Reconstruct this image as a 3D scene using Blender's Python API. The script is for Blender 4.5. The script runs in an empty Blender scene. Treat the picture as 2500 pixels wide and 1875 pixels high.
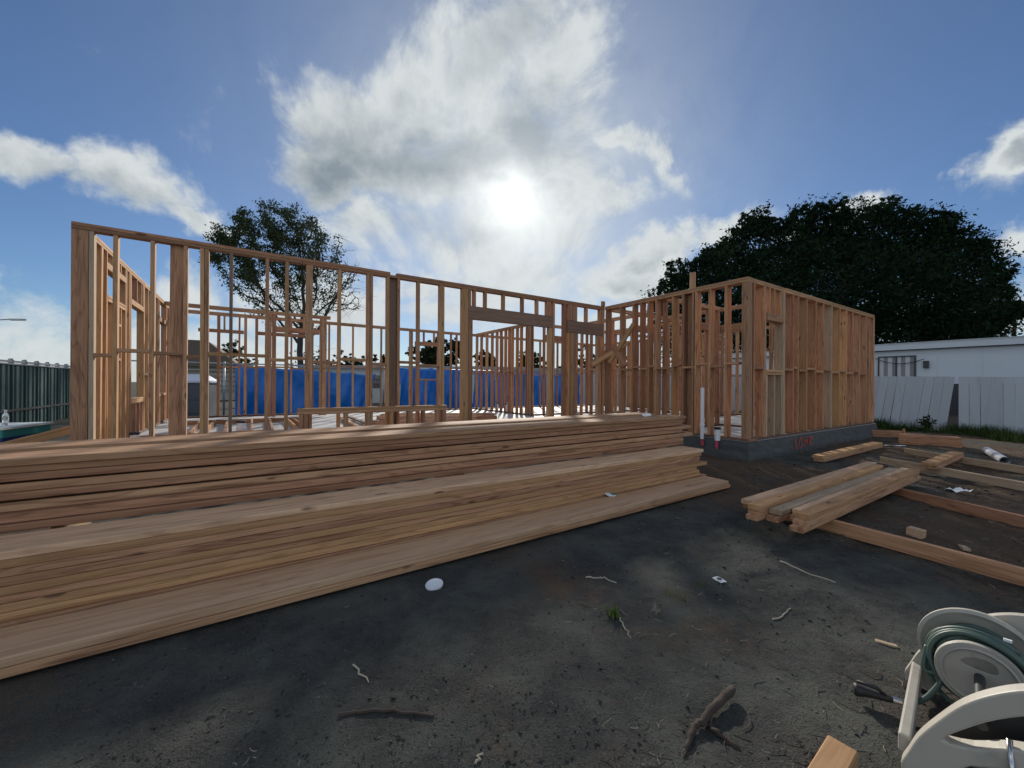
import bpy, bmesh, math, random
import numpy as np
from mathutils import Matrix, Vector, Euler
R = math.radians
random.seed(7); rng = np.random.default_rng(11)
S = bpy.context.scene
COL = S.collection

# ------------------------------------------------------------------ camera
HC, F, ROLL = 1.115, 972.8, 0.0076          # eye height (m), focal length in px of a 2500 px frame, camera roll
cam = bpy.data.cameras.new('camera'); camo = bpy.data.objects.new('camera', cam); COL.objects.link(camo)
cam.sensor_width = 36; cam.lens = F/2500*36; cam.clip_start = .05; cam.clip_end = 2000
camo.matrix_world = Matrix.Translation((0, 0, HC)) @ Matrix.Rotation(R(90), 4, 'X') @ Matrix.Rotation(ROLL, 4, 'Z')
S.camera = camo

# ------------------------------------------------------------------ exposure, sun, sky
S.view_settings.view_transform = 'Standard'; S.view_settings.look = 'None'
S.view_settings.exposure = 0.8; S.view_settings.gamma = 1; S.view_settings.use_curve_mapping = False
SUN_EL, SUN_AZ = R(24.6), R(0.2)            # azimuth measured from +Y towards +X
sun = bpy.data.lights.new('sun', 'SUN'); sun.energy = 2.4; sun.angle = R(3.0); sun.color = (1, .93, .82)
suno = bpy.data.objects.new('sun', sun); COL.objects.link(suno)
SUND = Vector((math.cos(SUN_EL)*math.sin(SUN_AZ), math.cos(SUN_EL)*math.cos(SUN_AZ), math.sin(SUN_EL)))
suno.rotation_euler = SUND.to_track_quat('Z', 'Y').to_euler(); suno.location = (0, 40, 30)

class NB:
    """small node-building helper"""
    def __init__(s, nt): s.nt = nt; s.N = nt.nodes; s.L = nt.links
    def node(s, t, **k):
        n = s.N.new(t)
        for a, b in k.items(): setattr(n, a, b)
        return n
    def put(s, sock, v):
        if isinstance(v, bpy.types.NodeSocket): s.L.new(v, sock)
        elif v is not None:
            if sock.type == 'RGBA' and len(v) == 3: v = (*v, 1)
            sock.default_value = v
    def m(s, op, a, b=None, c=None, clamp=False):
        n = s.node('ShaderNodeMath', operation=op, use_clamp=clamp)
        s.put(n.inputs[0], a); s.put(n.inputs[1], b); s.put(n.inputs[2], c)
        return n.outputs[0]
    def v(s, op, a, b=None, out=0):
        n = s.node('ShaderNodeVectorMath', operation=op)
        s.put(n.inputs[0], a)
        if op == 'SCALE': s.put(n.inputs[3], b)
        elif b is not None: s.put(n.inputs[1], b)
        return n.outputs['Value'] if op in ('DOT_PRODUCT', 'LENGTH', 'DISTANCE') else n.outputs[0]
    def noise(s, vec, scale, detail=5, rough=.5, dist=0., out='Fac', lac=2.0):
        n = s.node('ShaderNodeTexNoise'); s.put(n.inputs['Vector'], vec)
        n.inputs['Scale'].default_value = scale; n.inputs['Detail'].default_value = detail
        n.inputs['Roughness'].default_value = rough; n.inputs['Distortion'].default_value = dist
        n.inputs['Lacunarity'].default_value = lac
        return n.outputs[out]
    def ss(s, x, a, b):
        n = s.node('ShaderNodeMapRange', interpolation_type='SMOOTHSTEP')
        s.put(n.inputs[0], x); s.put(n.inputs[1], a); s.put(n.inputs[2], b)
        return n.outputs[0]
    def mix(s, f, a, b, mode='MIX'):
        n = s.node('ShaderNodeMix', data_type='RGBA', blend_type=mode)
        s.put(n.inputs[0], f); s.put(n.inputs[6], a); s.put(n.inputs[7], b)
        return n.outputs[2]
    def sep(s, v):
        n = s.node('ShaderNodeSeparateXYZ'); s.put(n.inputs[0], v); return n.outputs
    def comb(s, x, y, z):
        n = s.node('ShaderNodeCombineXYZ'); s.put(n.inputs[0], x); s.put(n.inputs[1], y); s.put(n.inputs[2], z)
        return n.outputs[0]

world = bpy.data.worlds.new('World'); S.world = world; world.use_nodes = True
def build_sky():
    nt = world.node_tree; nt.nodes.clear(); b = NB(nt)
    sky = b.node('ShaderNodeTexSky', sky_type='NISHITA', sun_disc=False)
    sky.sun_elevation = SUN_EL; sky.sun_rotation = SUN_AZ
    sky.air_density = 1.0; sky.dust_density = 0.15; sky.ozone_density = 3.0; sky.altitude = 0
    D = b.node('ShaderNodeTexCoord').outputs['Generated']
    D = b.v('NORMALIZE', D)
    x, y, z = b.sep(D)
    az = b.m('ARCTAN2', x, y); el = b.m('ARCSINE', z)
    azd = b.m('MULTIPLY', az, 57.2958); eld = b.m('MULTIPLY', el, 57.2958)
    # ragged cloud edges: warp the direction a little before testing the cloud masses
    w = b.noise(D, 5.5, 6, .58, out='Color')
    wx, wy, wz = b.sep(b.v('SUBTRACT', w, (.5, .5, .5)))
    azw = b.m('ADD', azd, b.m('MULTIPLY', wx, 15)); elw = b.m('ADD', eld, b.m('MULTIPLY', wy, 11))
    # cloud masses: azimuth, elevation, half width, half height (degrees), tilt, weight
    blobs = [(-4, 38.5, 13, 5.5, 18, 1), (-15, 34, 7.5, 5, -8, 1.05), (8, 39, 10, 5.5, 12, 1), (-1, 32, 9, 5, 0, .95), (-7, 27.5, 17, 4, 4, 1.15), (-20, 27, 7, 4.5, 14, .9),
             (3, 26, 9, 4, -10, 1.0), (0, 23, 14, 5.5, 0, .85), (-12, 20.5, 12, 3.4, 3, .7), (15.5, 32, 6, 1.5, -12, .72), (21.5, 27.5, 1.8, 4.5, 10, .72), (15, 25.5, 8, 2.6, -22, .8),
             (-51, 19.4, 7, 2.0, -3, .95), (-43.5, 19.0, 5.5, 2.5, -6, .92), (-37, 17.2, 5, 1.5, 0, .75), (-24, 30, 8, 4.2, 8, 1.0), (-27, 25, 7, 4, 8, 1.0), (-22, 20, 10, 4, 0, .85), (-8, 18, 12, 4, 0, .85),
             (19, 17.6, 11, 2.4, 13, 1.0), (26, 19.4, 5, 2.2, 14, 1.0), (14, 14.5, 9, 2.8, 10, .8),
             (52.5, 20.4, 2.8, 1.6, 12, 1.1), (42, 19.0, 2.6, 1.5, 0, 1.05), (35, 18, 2.4, 1.2, 10, .9), (52.5, 13, 2, 1.2, 10, .8),
             (0, 14, 14, 4, 0, .82), (-4, 13, 5, 3.5, 0, .95), (-14, 12.6, 6, 3, 0, .9), (-24, 9, 14, 3.5, 0, .9), (-38, 10.5, 6, 3.8, 20, .9), (-53, 8.5, 4, 2, 6, .6), (14, 9.5, 7, 2.6, 6, .8),
             (-30, 12, 9, 3, 14, .7), (-12, 9, 10, 3, 0, .8)]
    rb = random.Random(5)
    for k in range(34):                      # the same broken cloud over the rest of the sky
        a = 80 + rb.random()*200; e = 6 + 60*rb.random()**1.3
        sc = rb.uniform(.6, 1.4)
        blobs.append(((a+180) % 360-180, e, sc*11/max(.35, math.cos(R(e))), sc*(3+e*.07), rb.uniform(-18, 18), rb.uniform(.8, 1.1)))
    acc = None
    for (a, e, hw, hh, t, wt) in blobs:
        da = b.m('SUBTRACT', azw, a)
        if a < -100 or a > 100:              # wrap behind
            da = b.m('WRAP', da, 180.0, -180.0)
        de = b.m('SUBTRACT', elw, e)
        c, s_ = math.cos(R(t)), math.sin(R(t))
        p = b.m('MULTIPLY_ADD', da, c/hw, b.m('MULTIPLY', de, s_/hw))
        q = b.m('MULTIPLY_ADD', da, -s_/hh, b.m('MULTIPLY', de, c/hh))
        r2 = b.m('MULTIPLY_ADD', p, p, b.m('MULTIPLY', q, q))
        g = b.m('MULTIPLY', b.m('EXPONENT', b.m('MULTIPLY', r2, -.85)), wt)
        g = b.m('MULTIPLY', g, 1.04); acc = g if acc is None else b.m('MAXIMUM', acc, g)
    # low band of hazy cloud near the horizon
    low = b.m('MULTIPLY', b.m('SUBTRACT', 1.0, b.ss(eld, -1.0, 15.0)), .86)
    acc = b.m('MAXIMUM', acc, low)
    SD = tuple(SUND)
    cs = b.v('DOT_PRODUCT', D, SD)
    n1 = b.noise(D, 4.6, 12, .63, .35)
    TS = b.v('NORMALIZE', b.v('SUBTRACT', SD, D))
    n2 = b.noise(b.v('ADD', D, b.v('SCALE', TS, .035)), 4.6, 12, .63, .35)
    nl = b.noise(b.v('ADD', D, (3.1, 1.7, .4)), 5.2, 5, .55, .3)
    dens = b.m('MULTIPLY_ADD', b.m('SUBTRACT', n1, .5), 2.3, acc)
    alpha = b.ss(dens, .26, .86)
    alpha = b.m('MULTIPLY', alpha, b.ss(eld, -2.0, 1.0))
    thick = b.ss(dens, .78, 1.55)
    relief = b.m('MULTIPLY', b.m('SUBTRACT', n1, n2), 2.0)               # side facing the sun brighter
    backlit = b.ss(cs, .2, .8)
    dark = b.m('MULTIPLY', b.m('MULTIPLY', thick, b.ss(nl, .30, .54)), b.m('MULTIPLY_ADD', backlit, .80, .25))
    dark = b.m('SUBTRACT', dark, relief, clamp=True)
    for (a, e, hw, hh, t, wt) in [(-13, 28.5, 15, 3.2, 6, 1.05), (3.5, 31.5, 5, 4.5, 35, 1.15), (-24, 25.5, 7, 2.8, 6, .95), (-9, 20.5, 12, 2.2, 4, .55), (-1, 41, 8, 2.6, 20, .6), (-46, 18.3, 9, 1.2, -6, .5)]:   # deeper, darker cores of the big cloud
        da = b.m('SUBTRACT', azw, a); de = b.m('SUBTRACT', elw, e); c, s_ = math.cos(R(t)), math.sin(R(t))
        p = b.m('MULTIPLY_ADD', da, c/hw, b.m('MULTIPLY', de, s_/hw)); q = b.m('MULTIPLY_ADD', da, -s_/hh, b.m('MULTIPLY', de, c/hh))
        g = b.m('MULTIPLY', b.m('EXPONENT', b.m('MULTIPLY', b.m('MULTIPLY_ADD', p, p, b.m('MULTIPLY', q, q)), -1.0)), wt)
        g = b.m('MULTIPLY', g, b.m('MULTIPLY_ADD', b.m('SUBTRACT', n1, .5), 2.2, .95))
        dark = b.m('MAXIMUM', dark, b.m('SUBTRACT', g, relief), clamp=True)
    dark = b.m('MULTIPLY', dark, 1.0, clamp=True)
    cl = b.mix(dark, (.385, .41, .415), (.11, .142, .17))
    cl = b.v('SCALE', cl, b.m('MULTIPLY_ADD', b.m('SUBTRACT', 1.0, b.ss(cs, -.4, .45)), .75, 1.0))   # sunlit side of the clouds opposite the sun
    near = b.m('POWER', b.m('MAXIMUM', cs, 0.0), 40.0)
    halo = b.m('POWER', b.m('MAXIMUM', cs, 0.0), 150.0)
    core = b.m('POWER', b.m('MAXIMUM', cs, 0.0), 2200.0)
    cl = b.v('SCALE', cl, b.m('MULTIPLY_ADD', near, .14, 1.0))
    base = b.v('SCALE', sky.outputs[0], .050)
    base = b.v('MULTIPLY', base, (.70, .83, 1.0))
    col = b.mix(alpha, base, cl)
    # thin bright veil of haze round the sun
    veil = b.m('ADD', b.m('MULTIPLY', b.m('POWER', b.m('MAXIMUM', cs, 0.0), 18.0), .66), b.m('MULTIPLY', b.m('POWER', b.m('MAXIMUM', cs, 0.0), 5.0), .18))
    veil = b.m('MULTIPLY', veil, b.m('MULTIPLY_ADD', n1, .5, .75), clamp=True)
    col = b.mix(veil, col, b.mix(.55, b.v('SCALE', (.36, .385, .40), 1.0), cl))
    glow = b.m('ADD', b.m('MULTIPLY', halo, .14), b.m('MULTIPLY_ADD', core, .40, b.m('MULTIPLY', b.m('POWER', b.m('MAXIMUM', cs, 0.0), 480.0), .16)))
    col = b.v('ADD', col, b.v('SCALE', (1.0, .97, .90), glow))
    bg = b.node('ShaderNodeBackground'); b.put(bg.inputs[0], col); bg.inputs[1].default_value = 1.0
    out = b.node('ShaderNodeOutputWorld'); b.L.new(bg.outputs[0], out.inputs[0])
    world.cycles.sampling_method = 'MANUAL'; world.cycles.sample_map_resolution = 1024
build_sky()

# ------------------------------------------------------------------ materials
def mat(name):
    m = bpy.data.materials.new(name); m.use_nodes = True; m.node_tree.nodes.clear()
    b = NB(m.node_tree)
    p = b.node('ShaderNodeBsdfPrincipled'); o = b.node('ShaderNodeOutputMaterial')
    b.L.new(p.outputs[0], o.inputs[0])
    return m, b, p
def bump(b, p, h, strength, dist):
    n = b.node('ShaderNodeBump'); n.inputs['Strength'].default_value = strength; n.inputs['Distance'].default_value = dist
    b.put(n.inputs['Height'], h); b.L.new(n.outputs[0], p.inputs['Normal'])
def wood(name, c1, c2, dark, streak=.5, dirt=.25, rough=.75, knots=True):
    m, b, p = mat(name)
    tc = b.node('ShaderNodeTexCoord'); oi = b.node('ShaderNodeObjectInfo')
    rnd = oi.outputs['Random']
    P = b.v('ADD', tc.outputs['Object'], b.comb(b.m('MULTIPLY', rnd, 37.0), b.m('MULTIPLY', rnd, 13.0), b.m('MULTIPLY', rnd, 71.0)))
    g1 = b.noise(b.v('MULTIPLY', P, (1.3, 24, 24)), 1, 6, .62, .7)
    g2 = b.noise(b.v('MULTIPLY', P, (4.5, 170, 170)), 1, 3, .65)
    rings = b.m('SINE', b.m('MULTIPLY', b.noise(b.v('MULTIPLY', P, (.55, 6, 6)), 1, 2, .45, .35), 95.0))
    r2 = b.m('FRACT', b.m('MULTIPLY', rnd, 7.31)); r3 = b.m('FRACT', b.m('MULTIPLY', rnd, 23.7))
    base = b.mix(r2, c1, c2)
    base = b.v('SCALE', base, b.m('MULTIPLY_ADD', r3, .44, .74))
    f = b.m('MULTIPLY', b.ss(g1, .40, .68), streak)
    f = b.m('MULTIPLY_ADD', b.ss(rings, .35, .95), streak*.55, f)
    f = b.m('MULTIPLY_ADD', b.m('SUBTRACT', g2, .5), streak*1.5, f)
    c = b.mix(b.m('MAXIMUM', f, 0.0), base, b.mix(r2, dark, tuple(.8*x for x in dark)))
    if knots:
        vo = b.node('ShaderNodeTexVoronoi'); b.put(vo.inputs['Vector'], b.v('MULTIPLY', P, (2.6, 9.5, 9.5))); vo.inputs['Scale'].default_value = 1
        rr = b.sep(vo.outputs['Color'])[0]
        kd = b.m('ADD', vo.outputs['Distance'], b.m('MULTIPLY', b.m('SUBTRACT', g1, .5), .16))
        k = b.m('SUBTRACT', 1.0, b.ss(kd, .07, .14))
        k = b.m('MULTIPLY', k, b.m('GREATER_THAN', rr, .45))
        c = b.mix(b.m('MULTIPLY', k, .82), c, (.085, .04, .022))
    d = b.noise(b.v('MULTIPLY', P, (1.6, 5, 5)), 1, 6, .65)
    c = b.mix(b.m('MULTIPLY', b.ss(d, .52, .76), dirt), c, (.21, .15, .11))
    sp = b.noise(b.v('MULTIPLY', P, (22, 70, 70)), 1, 4, .7)
    c = b.mix(b.m('MULTIPLY', b.ss(sp, .64, .74), .55), c, (.12, .075, .05))
    b.put(p.inputs['Base Color'], c); p.inputs['Roughness'].default_value = rough
    p.inputs['Specular IOR Level'].default_value = .35
    bump(b, p, b.m('ADD', b.m('MULTIPLY', g2, .7), b.m('MULTIPLY', g1, .5)), .35, .002)
    return m
M = {}
M['fir'] = wood('fir_lumber', (.475, .255, .142), (.51, .30, .165), (.24, .108, .055), .6, .22)
M['fir_red'] = wood('red_fir_lumber', (.42, .205, .118), (.46, .25, .142), (.215, .092, .048), .6, .22)
M['fir_yellow'] = wood('yellow_fir_lumber', (.56, .325, .155), (.54, .305, .15), (.31, .15, .065), .55, .2)
M['plank'] = wood('wide_fir_plank', (.70, .455, .285), (.72, .48, .30), (.39, .21, .115), .55, .4, .5)
M['aged'] = wood('aged_lumber', (.30, .185, .13), (.32, .20, .145), (.17, .10, .07), .5, .4)
M['treated'] = wood('treated_sill', (.135, .07, .055), (.17, .10, .07), (.07, .04, .03), .4, .3, .7, False)
M['grey_wood'] = wood('weathered_lumber', (.54, .40, .27), (.50, .37, .25), (.31, .21, .13), .5, .6)

def plain(name, col, rough=.6, var=.12, scale=3., metal=0., spec=.5, bmp=0., bscale=40., dirt=None, dirtamt=0., trans=0.):
    m, b, p = mat(name)
    tc = b.node('ShaderNodeTexCoord').outputs['Object']
    n = b.noise(tc, scale, 6, .6)
    c = b.mix(n, tuple(x*(1-var) for x in col), tuple(min(1, x*(1+var)) for x in col))
    if dirt:
        d = b.noise(tc, scale*1.7, 8, .68)
        c = b.mix(b.m('MULTIPLY', b.ss(d, .46, .75), dirtamt), c, dirt)
    b.put(p.inputs['Base Color'], c); p.inputs['Roughness'].default_value = rough
    p.inputs['Metallic'].default_value = metal; p.inputs['Specular IOR Level'].default_value = spec
    p.inputs['Transmission Weight'].default_value = trans
    if bmp: bump(b, p, b.noise(tc, bscale, 5, .6), bmp, .004)
    return m
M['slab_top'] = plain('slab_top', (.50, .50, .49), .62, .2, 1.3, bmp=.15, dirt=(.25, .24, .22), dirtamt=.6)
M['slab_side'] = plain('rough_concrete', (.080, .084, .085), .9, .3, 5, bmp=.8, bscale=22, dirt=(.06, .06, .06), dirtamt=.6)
M['pvc'] = plain('white_pvc', (.72, .73, .76), .35, .05, 4, dirt=(.3, .28, .25), dirtamt=.25)
M['black'] = plain('black_rubber', (.02, .02, .022), .55, .2, 8)
M['pinkpaint'] = plain('pink_spray_paint', (.70, .08, .14), .8, .35, 30)
M['redpaint'] = plain('red_spray_paint', (.42, .06, .035), .8, .35, 30)
M['white_paint'] = plain('white_fence_paint', (.62, .69, .74), .7, .06, 2, bmp=.1, dirt=(.42, .44, .44), dirtamt=.35)
def fencemat():
    m, b, p = mat('white_board_paint')
    P = b.node('ShaderNodeTexCoord').outputs['Object']; r_ = b.node('ShaderNodeObjectInfo').outputs['Random']
    n = b.noise(b.v('MULTIPLY', P, (9, 9, 1.2)), 1, 6, .65)
    c = b.v('SCALE', (.49, .55, .60), b.m('MULTIPLY_ADD', r_, .16, .88))
    c = b.mix(b.m('MULTIPLY', b.ss(n, .50, .74), .5), c, (.36, .37, .35))
    b.put(p.inputs['Base Color'], c); p.inputs['Roughness'].default_value = .75
    bump(b, p, b.noise(b.v('MULTIPLY', P, (60, 60, 6)), 1, 4, .6), .3, .002)
    return m
M['white_paint'] = fencemat()
M['white_wall'] = plain('white_wall_paint', (.60, .645, .70), .75, .04, .8, bmp=.25, bscale=30, dirt=(.5, .52, .53), dirtamt=.2)
M['grey_trim'] = plain('pale_trim', (.56, .61, .65), .55, .06, 1, dirt=(.4, .42, .42), dirtamt=.3)
M['dark_trim'] = plain('dark_bronze_frame', (.03, .03, .035), .4, .1, 5)
M['glass'] = plain('dark_window_glass', (.025, .03, .035), .05, .1, 2, spec=.8)
M['tarp'] = plain('blue_tarp', (.004, .165, .62), .42, .22, 2.5, bmp=.5, bscale=5)
M['greenpost'] = plain('dark_green_post', (.018, .045, .042), .5, .2, 2)
M['greenmetal'] = plain('green_metal_sheet', (.060, .125, .112), .5, .22, 2, metal=.1, dirt=(.02, .03, .03), dirtamt=.5)
M['zinc'] = plain('galvanised_steel', (.35, .37, .38), .45, .15, 8, metal=.7)
M['darksteel'] = plain('dark_steel', (.06, .06, .06), .5, .2, 8, metal=.4)
M['bark'] = plain('tree_bark', (.055, .045, .038), .95, .35, 6, bmp=.8, bscale=20)
M['reel'] = plain('taupe_plastic', (.43, .40, .34), .5, .08, 5, bmp=.08, bscale=90, dirt=(.20, .19, .17), dirtamt=.5)
M['hose'] = plain('green_rubber_hose', (.06, .10, .08), .45, .2, 12)
M['paper'] = plain('white_paper', (.78, .80, .82), .8, .05, 20)
M['root'] = plain('dead_root', (.062, .043, .034), .95, .5, 14, bmp=1., bscale=45)
M['stick'] = plain('dry_stick', (.42, .36, .28), .9, .3, 20)
M['toiletbody'] = plain('grey_plastic_wall', (.085, .09, .105), .5, .1, 3)
M['toiletroof'] = plain('pale_plastic_roof', (.62, .66, .74), .4, .06, 3)
M['tan_roof'] = plain('brown_shingles', (.16, .125, .10), .9, .3, 9, bmp=.5)
M['tan_wall'] = plain('beige_siding', (.42, .39, .33), .8, .1, 1)
M['greyroof'] = plain('grey_roofing', (.30, .31, .31), .7, .12, 2)
M['palegreen'] = plain('pale_green_wall', (.52, .55, .50), .8, .08, 1)
M['teal'] = plain('teal_paint', (.02, .24, .22), .4, .2, 3)
M['navy'] = plain('navy_paint', (.012, .03, .16), .4, .2, 3)
M['tablewhite'] = plain('worn_white_top', (.66, .70, .66), .5, .15, 4)
M['clear'] = plain('clear_plastic', (.85, .9, .92), .12, .03, 5, trans=.75)
M['steel'] = plain('bright_steel', (.55, .56, .58), .25, .1, 10, metal=.9)

def leafmat(name, c1, c2, tl=.25):
    m, b, p = mat(name)
    b.N.remove(p); o = [n for n in b.N if n.type == 'OUTPUT_MATERIAL'][0]
    tc = b.node('ShaderNodeTexCoord').outputs['Object']
    n = b.noise(tc, .9, 4, .6); n2 = b.noise(tc, 11, 2, .5)
    c = b.mix(b.ss(b.m('ADD', b.m('MULTIPLY', n, .6), b.m('MULTIPLY', n2, .4)), .3, .7), c1, c2)
    d = b.node('ShaderNodeBsdfDiffuse'); t = b.node('ShaderNodeBsdfTranslucent')
    b.put(d.inputs[0], c); b.put(t.inputs[0], c)
    mx = b.node('ShaderNodeMixShader'); mx.inputs[0].default_value = tl
    b.L.new(d.outputs[0], mx.inputs[1]); b.L.new(t.outputs[0], mx.inputs[2]); b.L.new(mx.outputs[0], o.inputs[0])
    return m
M['leaf_dark'] = leafmat('dense_dark_foliage', (.010, .021, .013), (.026, .046, .023), .12)
M['leaf_mid'] = leafmat('olive_foliage', (.035, .055, .028), (.06, .075, .035), .2)
M['leaf_bush'] = leafmat('hedge_foliage', (.022, .034, .018), (.045, .055, .025), .15)
M['grass'] = leafmat('weedy_grass', (.030, .060, .018), (.065, .095, .03), .25)
M['weed'] = leafmat('fresh_weed', (.09, .14, .04), (.14, .18, .06), .3)
M['drygrass'] = leafmat('dry_grass', (.16, .13, .05), (.24, .19, .09), .3)
def clodmat():
    m, b, p = mat('soil_crumbs')
    g = b.node('ShaderNodeNewGeometry'); r_ = g.outputs['Random Per Island']
    c = b.mix(b.m('POWER', r_, 2.2), (.040, .039, .037), (.15, .145, .13))
    b.put(p.inputs['Base Color'], c); p.inputs['Roughness'].default_value = .95; p.inputs['Specular IOR Level'].default_value = .1
    return m
M['clod'] = clodmat()
M['straw'] = leafmat('straw', (.26, .22, .16), (.42, .37, .28), .1)

def soilmat():
    m, b, p = mat('bare_soil')
    P = b.node('ShaderNodeTexCoord').outputs['Object']
    n1 = b.noise(P, .55, 5, .6, .3); n2 = b.noise(P, 3.1, 6, .62, .3); n3 = b.noise(P, 24, 6, .7); n4 = b.noise(P, 140, 3, .7)
    n5 = b.noise(b.v('ADD', P, (7.3, 2.1, 0)), 1.1, 4, .6, .4)
    xx = b.sep(P)[0]
    c = b.mix(b.ss(n2, .36, .66), (.056, .055, .052), (.100, .104, .090))
    br = b.m('ADD', n1, b.m('MULTIPLY', b.m('SUBTRACT', n3, .5), .35))
    br = b.m('ADD', br, b.m('MULTIPLY', b.ss(xx, .8, 3.0), .12))
    c = b.mix(b.m('MULTIPLY', b.ss(br, .51, .66), .9), c, (.110, .072, .046))
    c = b.mix(b.m('MULTIPLY', b.ss(n5, .58, .74), .55), c, (.125, .105, .075))
    c = b.mix(b.m('MULTIPLY', b.ss(n3, .46, .80), .65), c, (.105, .100, .092))
    c = b.mix(b.m('MULTIPLY', b.m('SUBTRACT', 1.0, b.ss(n3, .22, .44)), .5), c, (.020, .018, .017))
    c = b.mix(b.m('MULTIPLY', b.ss(n4, .58, .74), .62), c, (.22, .215, .20))
    c = b.mix(b.m('MULTIPLY', b.m('SUBTRACT', 1.0, b.ss(n4, .28, .44)), .6), c, (.014, .013, .013))
    b.put(p.inputs['Base Color'], c); p.inputs['Roughness'].default_value = .95
    p.inputs['Specular IOR Level'].default_value = .15
    h = b.m('ADD', b.m('MULTIPLY', n3, 1.0), b.m('MULTIPLY', n4, .6))
    bump(b, p, h, 1.0, .016)
    return m
M['soil'] = soilmat()

# ------------------------------------------------------------------ object helpers
def link(o, parent=None):
    COL.objects.link(o)
    if parent is not None: o.parent = parent
    return o
def tag(o, label=None, cat=None, group=None, kind=None):
    for k, v in (('label', label), ('category', cat), ('group', group), ('kind', kind)):
        if v: o[k] = v
    return o
def empty(name, loc=(0, 0, 0), rz=0, label=None, cat=None, group=None):
    o = bpy.data.objects.new(name, None); o.location = loc; o.rotation_euler = (0, 0, rz); o.empty_display_size = .2
    link(o); return tag(o, label, cat, group)
def mesh(name, verts, faces, m, parent=None, smooth=False):
    me = bpy.data.meshes.new(name); me.from_pydata([tuple(v) for v in verts], [], [tuple(f) for f in faces])
    ms = m if isinstance(m, (list, tuple)) else [m]
    for q in ms: me.materials.append(M[q] if isinstance(q, str) else q)
    if smooth: me.polygons.foreach_set('use_smooth', [True]*len(me.polygons))
    me.update()
    return link(bpy.data.objects.new(name, me), parent)
class MB:
    """collects shapes into one mesh"""
    def __init__(s): s.v = []; s.f = []
    def box(s, c, d, rot=None):
        i = len(s.v); c = Vector(c)
        for sx in (-1, 1):
            for sy in (-1, 1):
                for sz in (-1, 1):
                    p = Vector((sx*d[0]/2, sy*d[1]/2, sz*d[2]/2))
                    if rot is not None: p = rot @ p
                    s.v.append(c+p)
        for f in ((0, 1, 3, 2), (4, 6, 7, 5), (0, 4, 5, 1), (2, 3, 7, 6), (0, 2, 6, 4), (1, 5, 7, 3)): s.f.append(tuple(i+k for k in f))
        return s
    def tube(s, pts, rad, n=8, caps=True):
        pts = [Vector(p) for p in pts]
        if not isinstance(rad, (list, tuple)): rad = [rad]*len(pts)
        i0 = len(s.v); up = None
        for k, p in enumerate(pts):
            t = (pts[min(k+1, len(pts)-1)]-pts[max(k-1, 0)])
            t = t.normalized() if t.length > 1e-9 else Vector((0, 0, 1))
            if up is None:
                up = Vector((0, 0, 1)) if abs(t.z) < .9 else Vector((1, 0, 0))
            a = t.cross(up)
            a = a.normalized() if a.length > 1e-6 else t.orthogonal().normalized()
            bb = a.cross(t).normalized(); up = bb
            for j in range(n):
                w = 2*math.pi*j/n
                s.v.append(p+(a*math.cos(w)+bb*math.sin(w))*rad[k])
        for k in range(len(pts)-1):
            for j in range(n):
                q = i0+k*n
                s.f.append((q+j, q+(j+1) % n, q+n+(j+1) % n, q+n+j))
        if caps:
            s.f.append(tuple(i0+j for j in reversed(range(n)))); s.f.append(tuple(i0+(len(pts)-1)*n+j for j in range(n)))
        return s
    def lathe(s, prof, n=24, mtx=None):
        i0 = len(s.v)
        for r_, z_ in prof:
            for j in range(n):
                w = 2*math.pi*j/n; p = Vector((r_*math.cos(w), r_*math.sin(w), z_))
                s.v.append(mtx @ p if mtx is not None else p)
        for k in range(len(prof)-1):
            for j in range(n):
                q = i0+k*n; s.f.append((q+j, q+(j+1) % n, q+n+(j+1) % n, q+n+j))
        s.f.append(tuple(i0+j for j in reversed(range(n)))); s.f.append(tuple(i0+(len(prof)-1)*n+j for j in range(n)))
        return s
    def prism(s, outline, t, mtx, holes=None):
        """outline in local XY (list of 2D points), thickness t along local Z"""
        bm = bmesh.new(); loops = [outline]+(holes or [])
        es = []
        for lp in loops:
            vs = [bm.verts.new((p[0], p[1], 0)) for p in lp]
            es += [bm.edges.new((vs[k], vs[(k+1) % len(vs)])) for k in range(len(vs))]
        r_ = bmesh.ops.triangle_fill(bm, use_beauty=True, use_dissolve=False, edges=es)
        fs = [g for g in r_['geom'] if isinstance(g, bmesh.types.BMFace)]
        ex = bmesh.ops.extrude_face_region(bm, geom=fs)
        bmesh.ops.translate(bm, vec=(0, 0, t), verts=[g for g in ex['geom'] if isinstance(g, bmesh.types.BMVert)])
        bmesh.ops.recalc_face_normals(bm, faces=bm.faces)
        bm.verts.index_update(); i0 = len(s.v)
        for v_ in bm.verts: s.v.append(mtx @ v_.co)
        for f_ in bm.faces: s.f.append(tuple(i0+v_.index for v_ in f_.verts))
        bm.free(); return s
    def build(s, name, m, parent=None, smooth=False): return mesh(name, s.v, s.f, m, parent, smooth)
def smooth_by_angle(o, ang=40):
    bm = bmesh.new(); bm.from_mesh(o.data)
    for f in bm.faces: f.smooth = True
    for e in bm.edges: e.smooth = e.calc_face_angle(0) < R(ang)
    bm.to_mesh(o.data); bm.free(); return o

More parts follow.
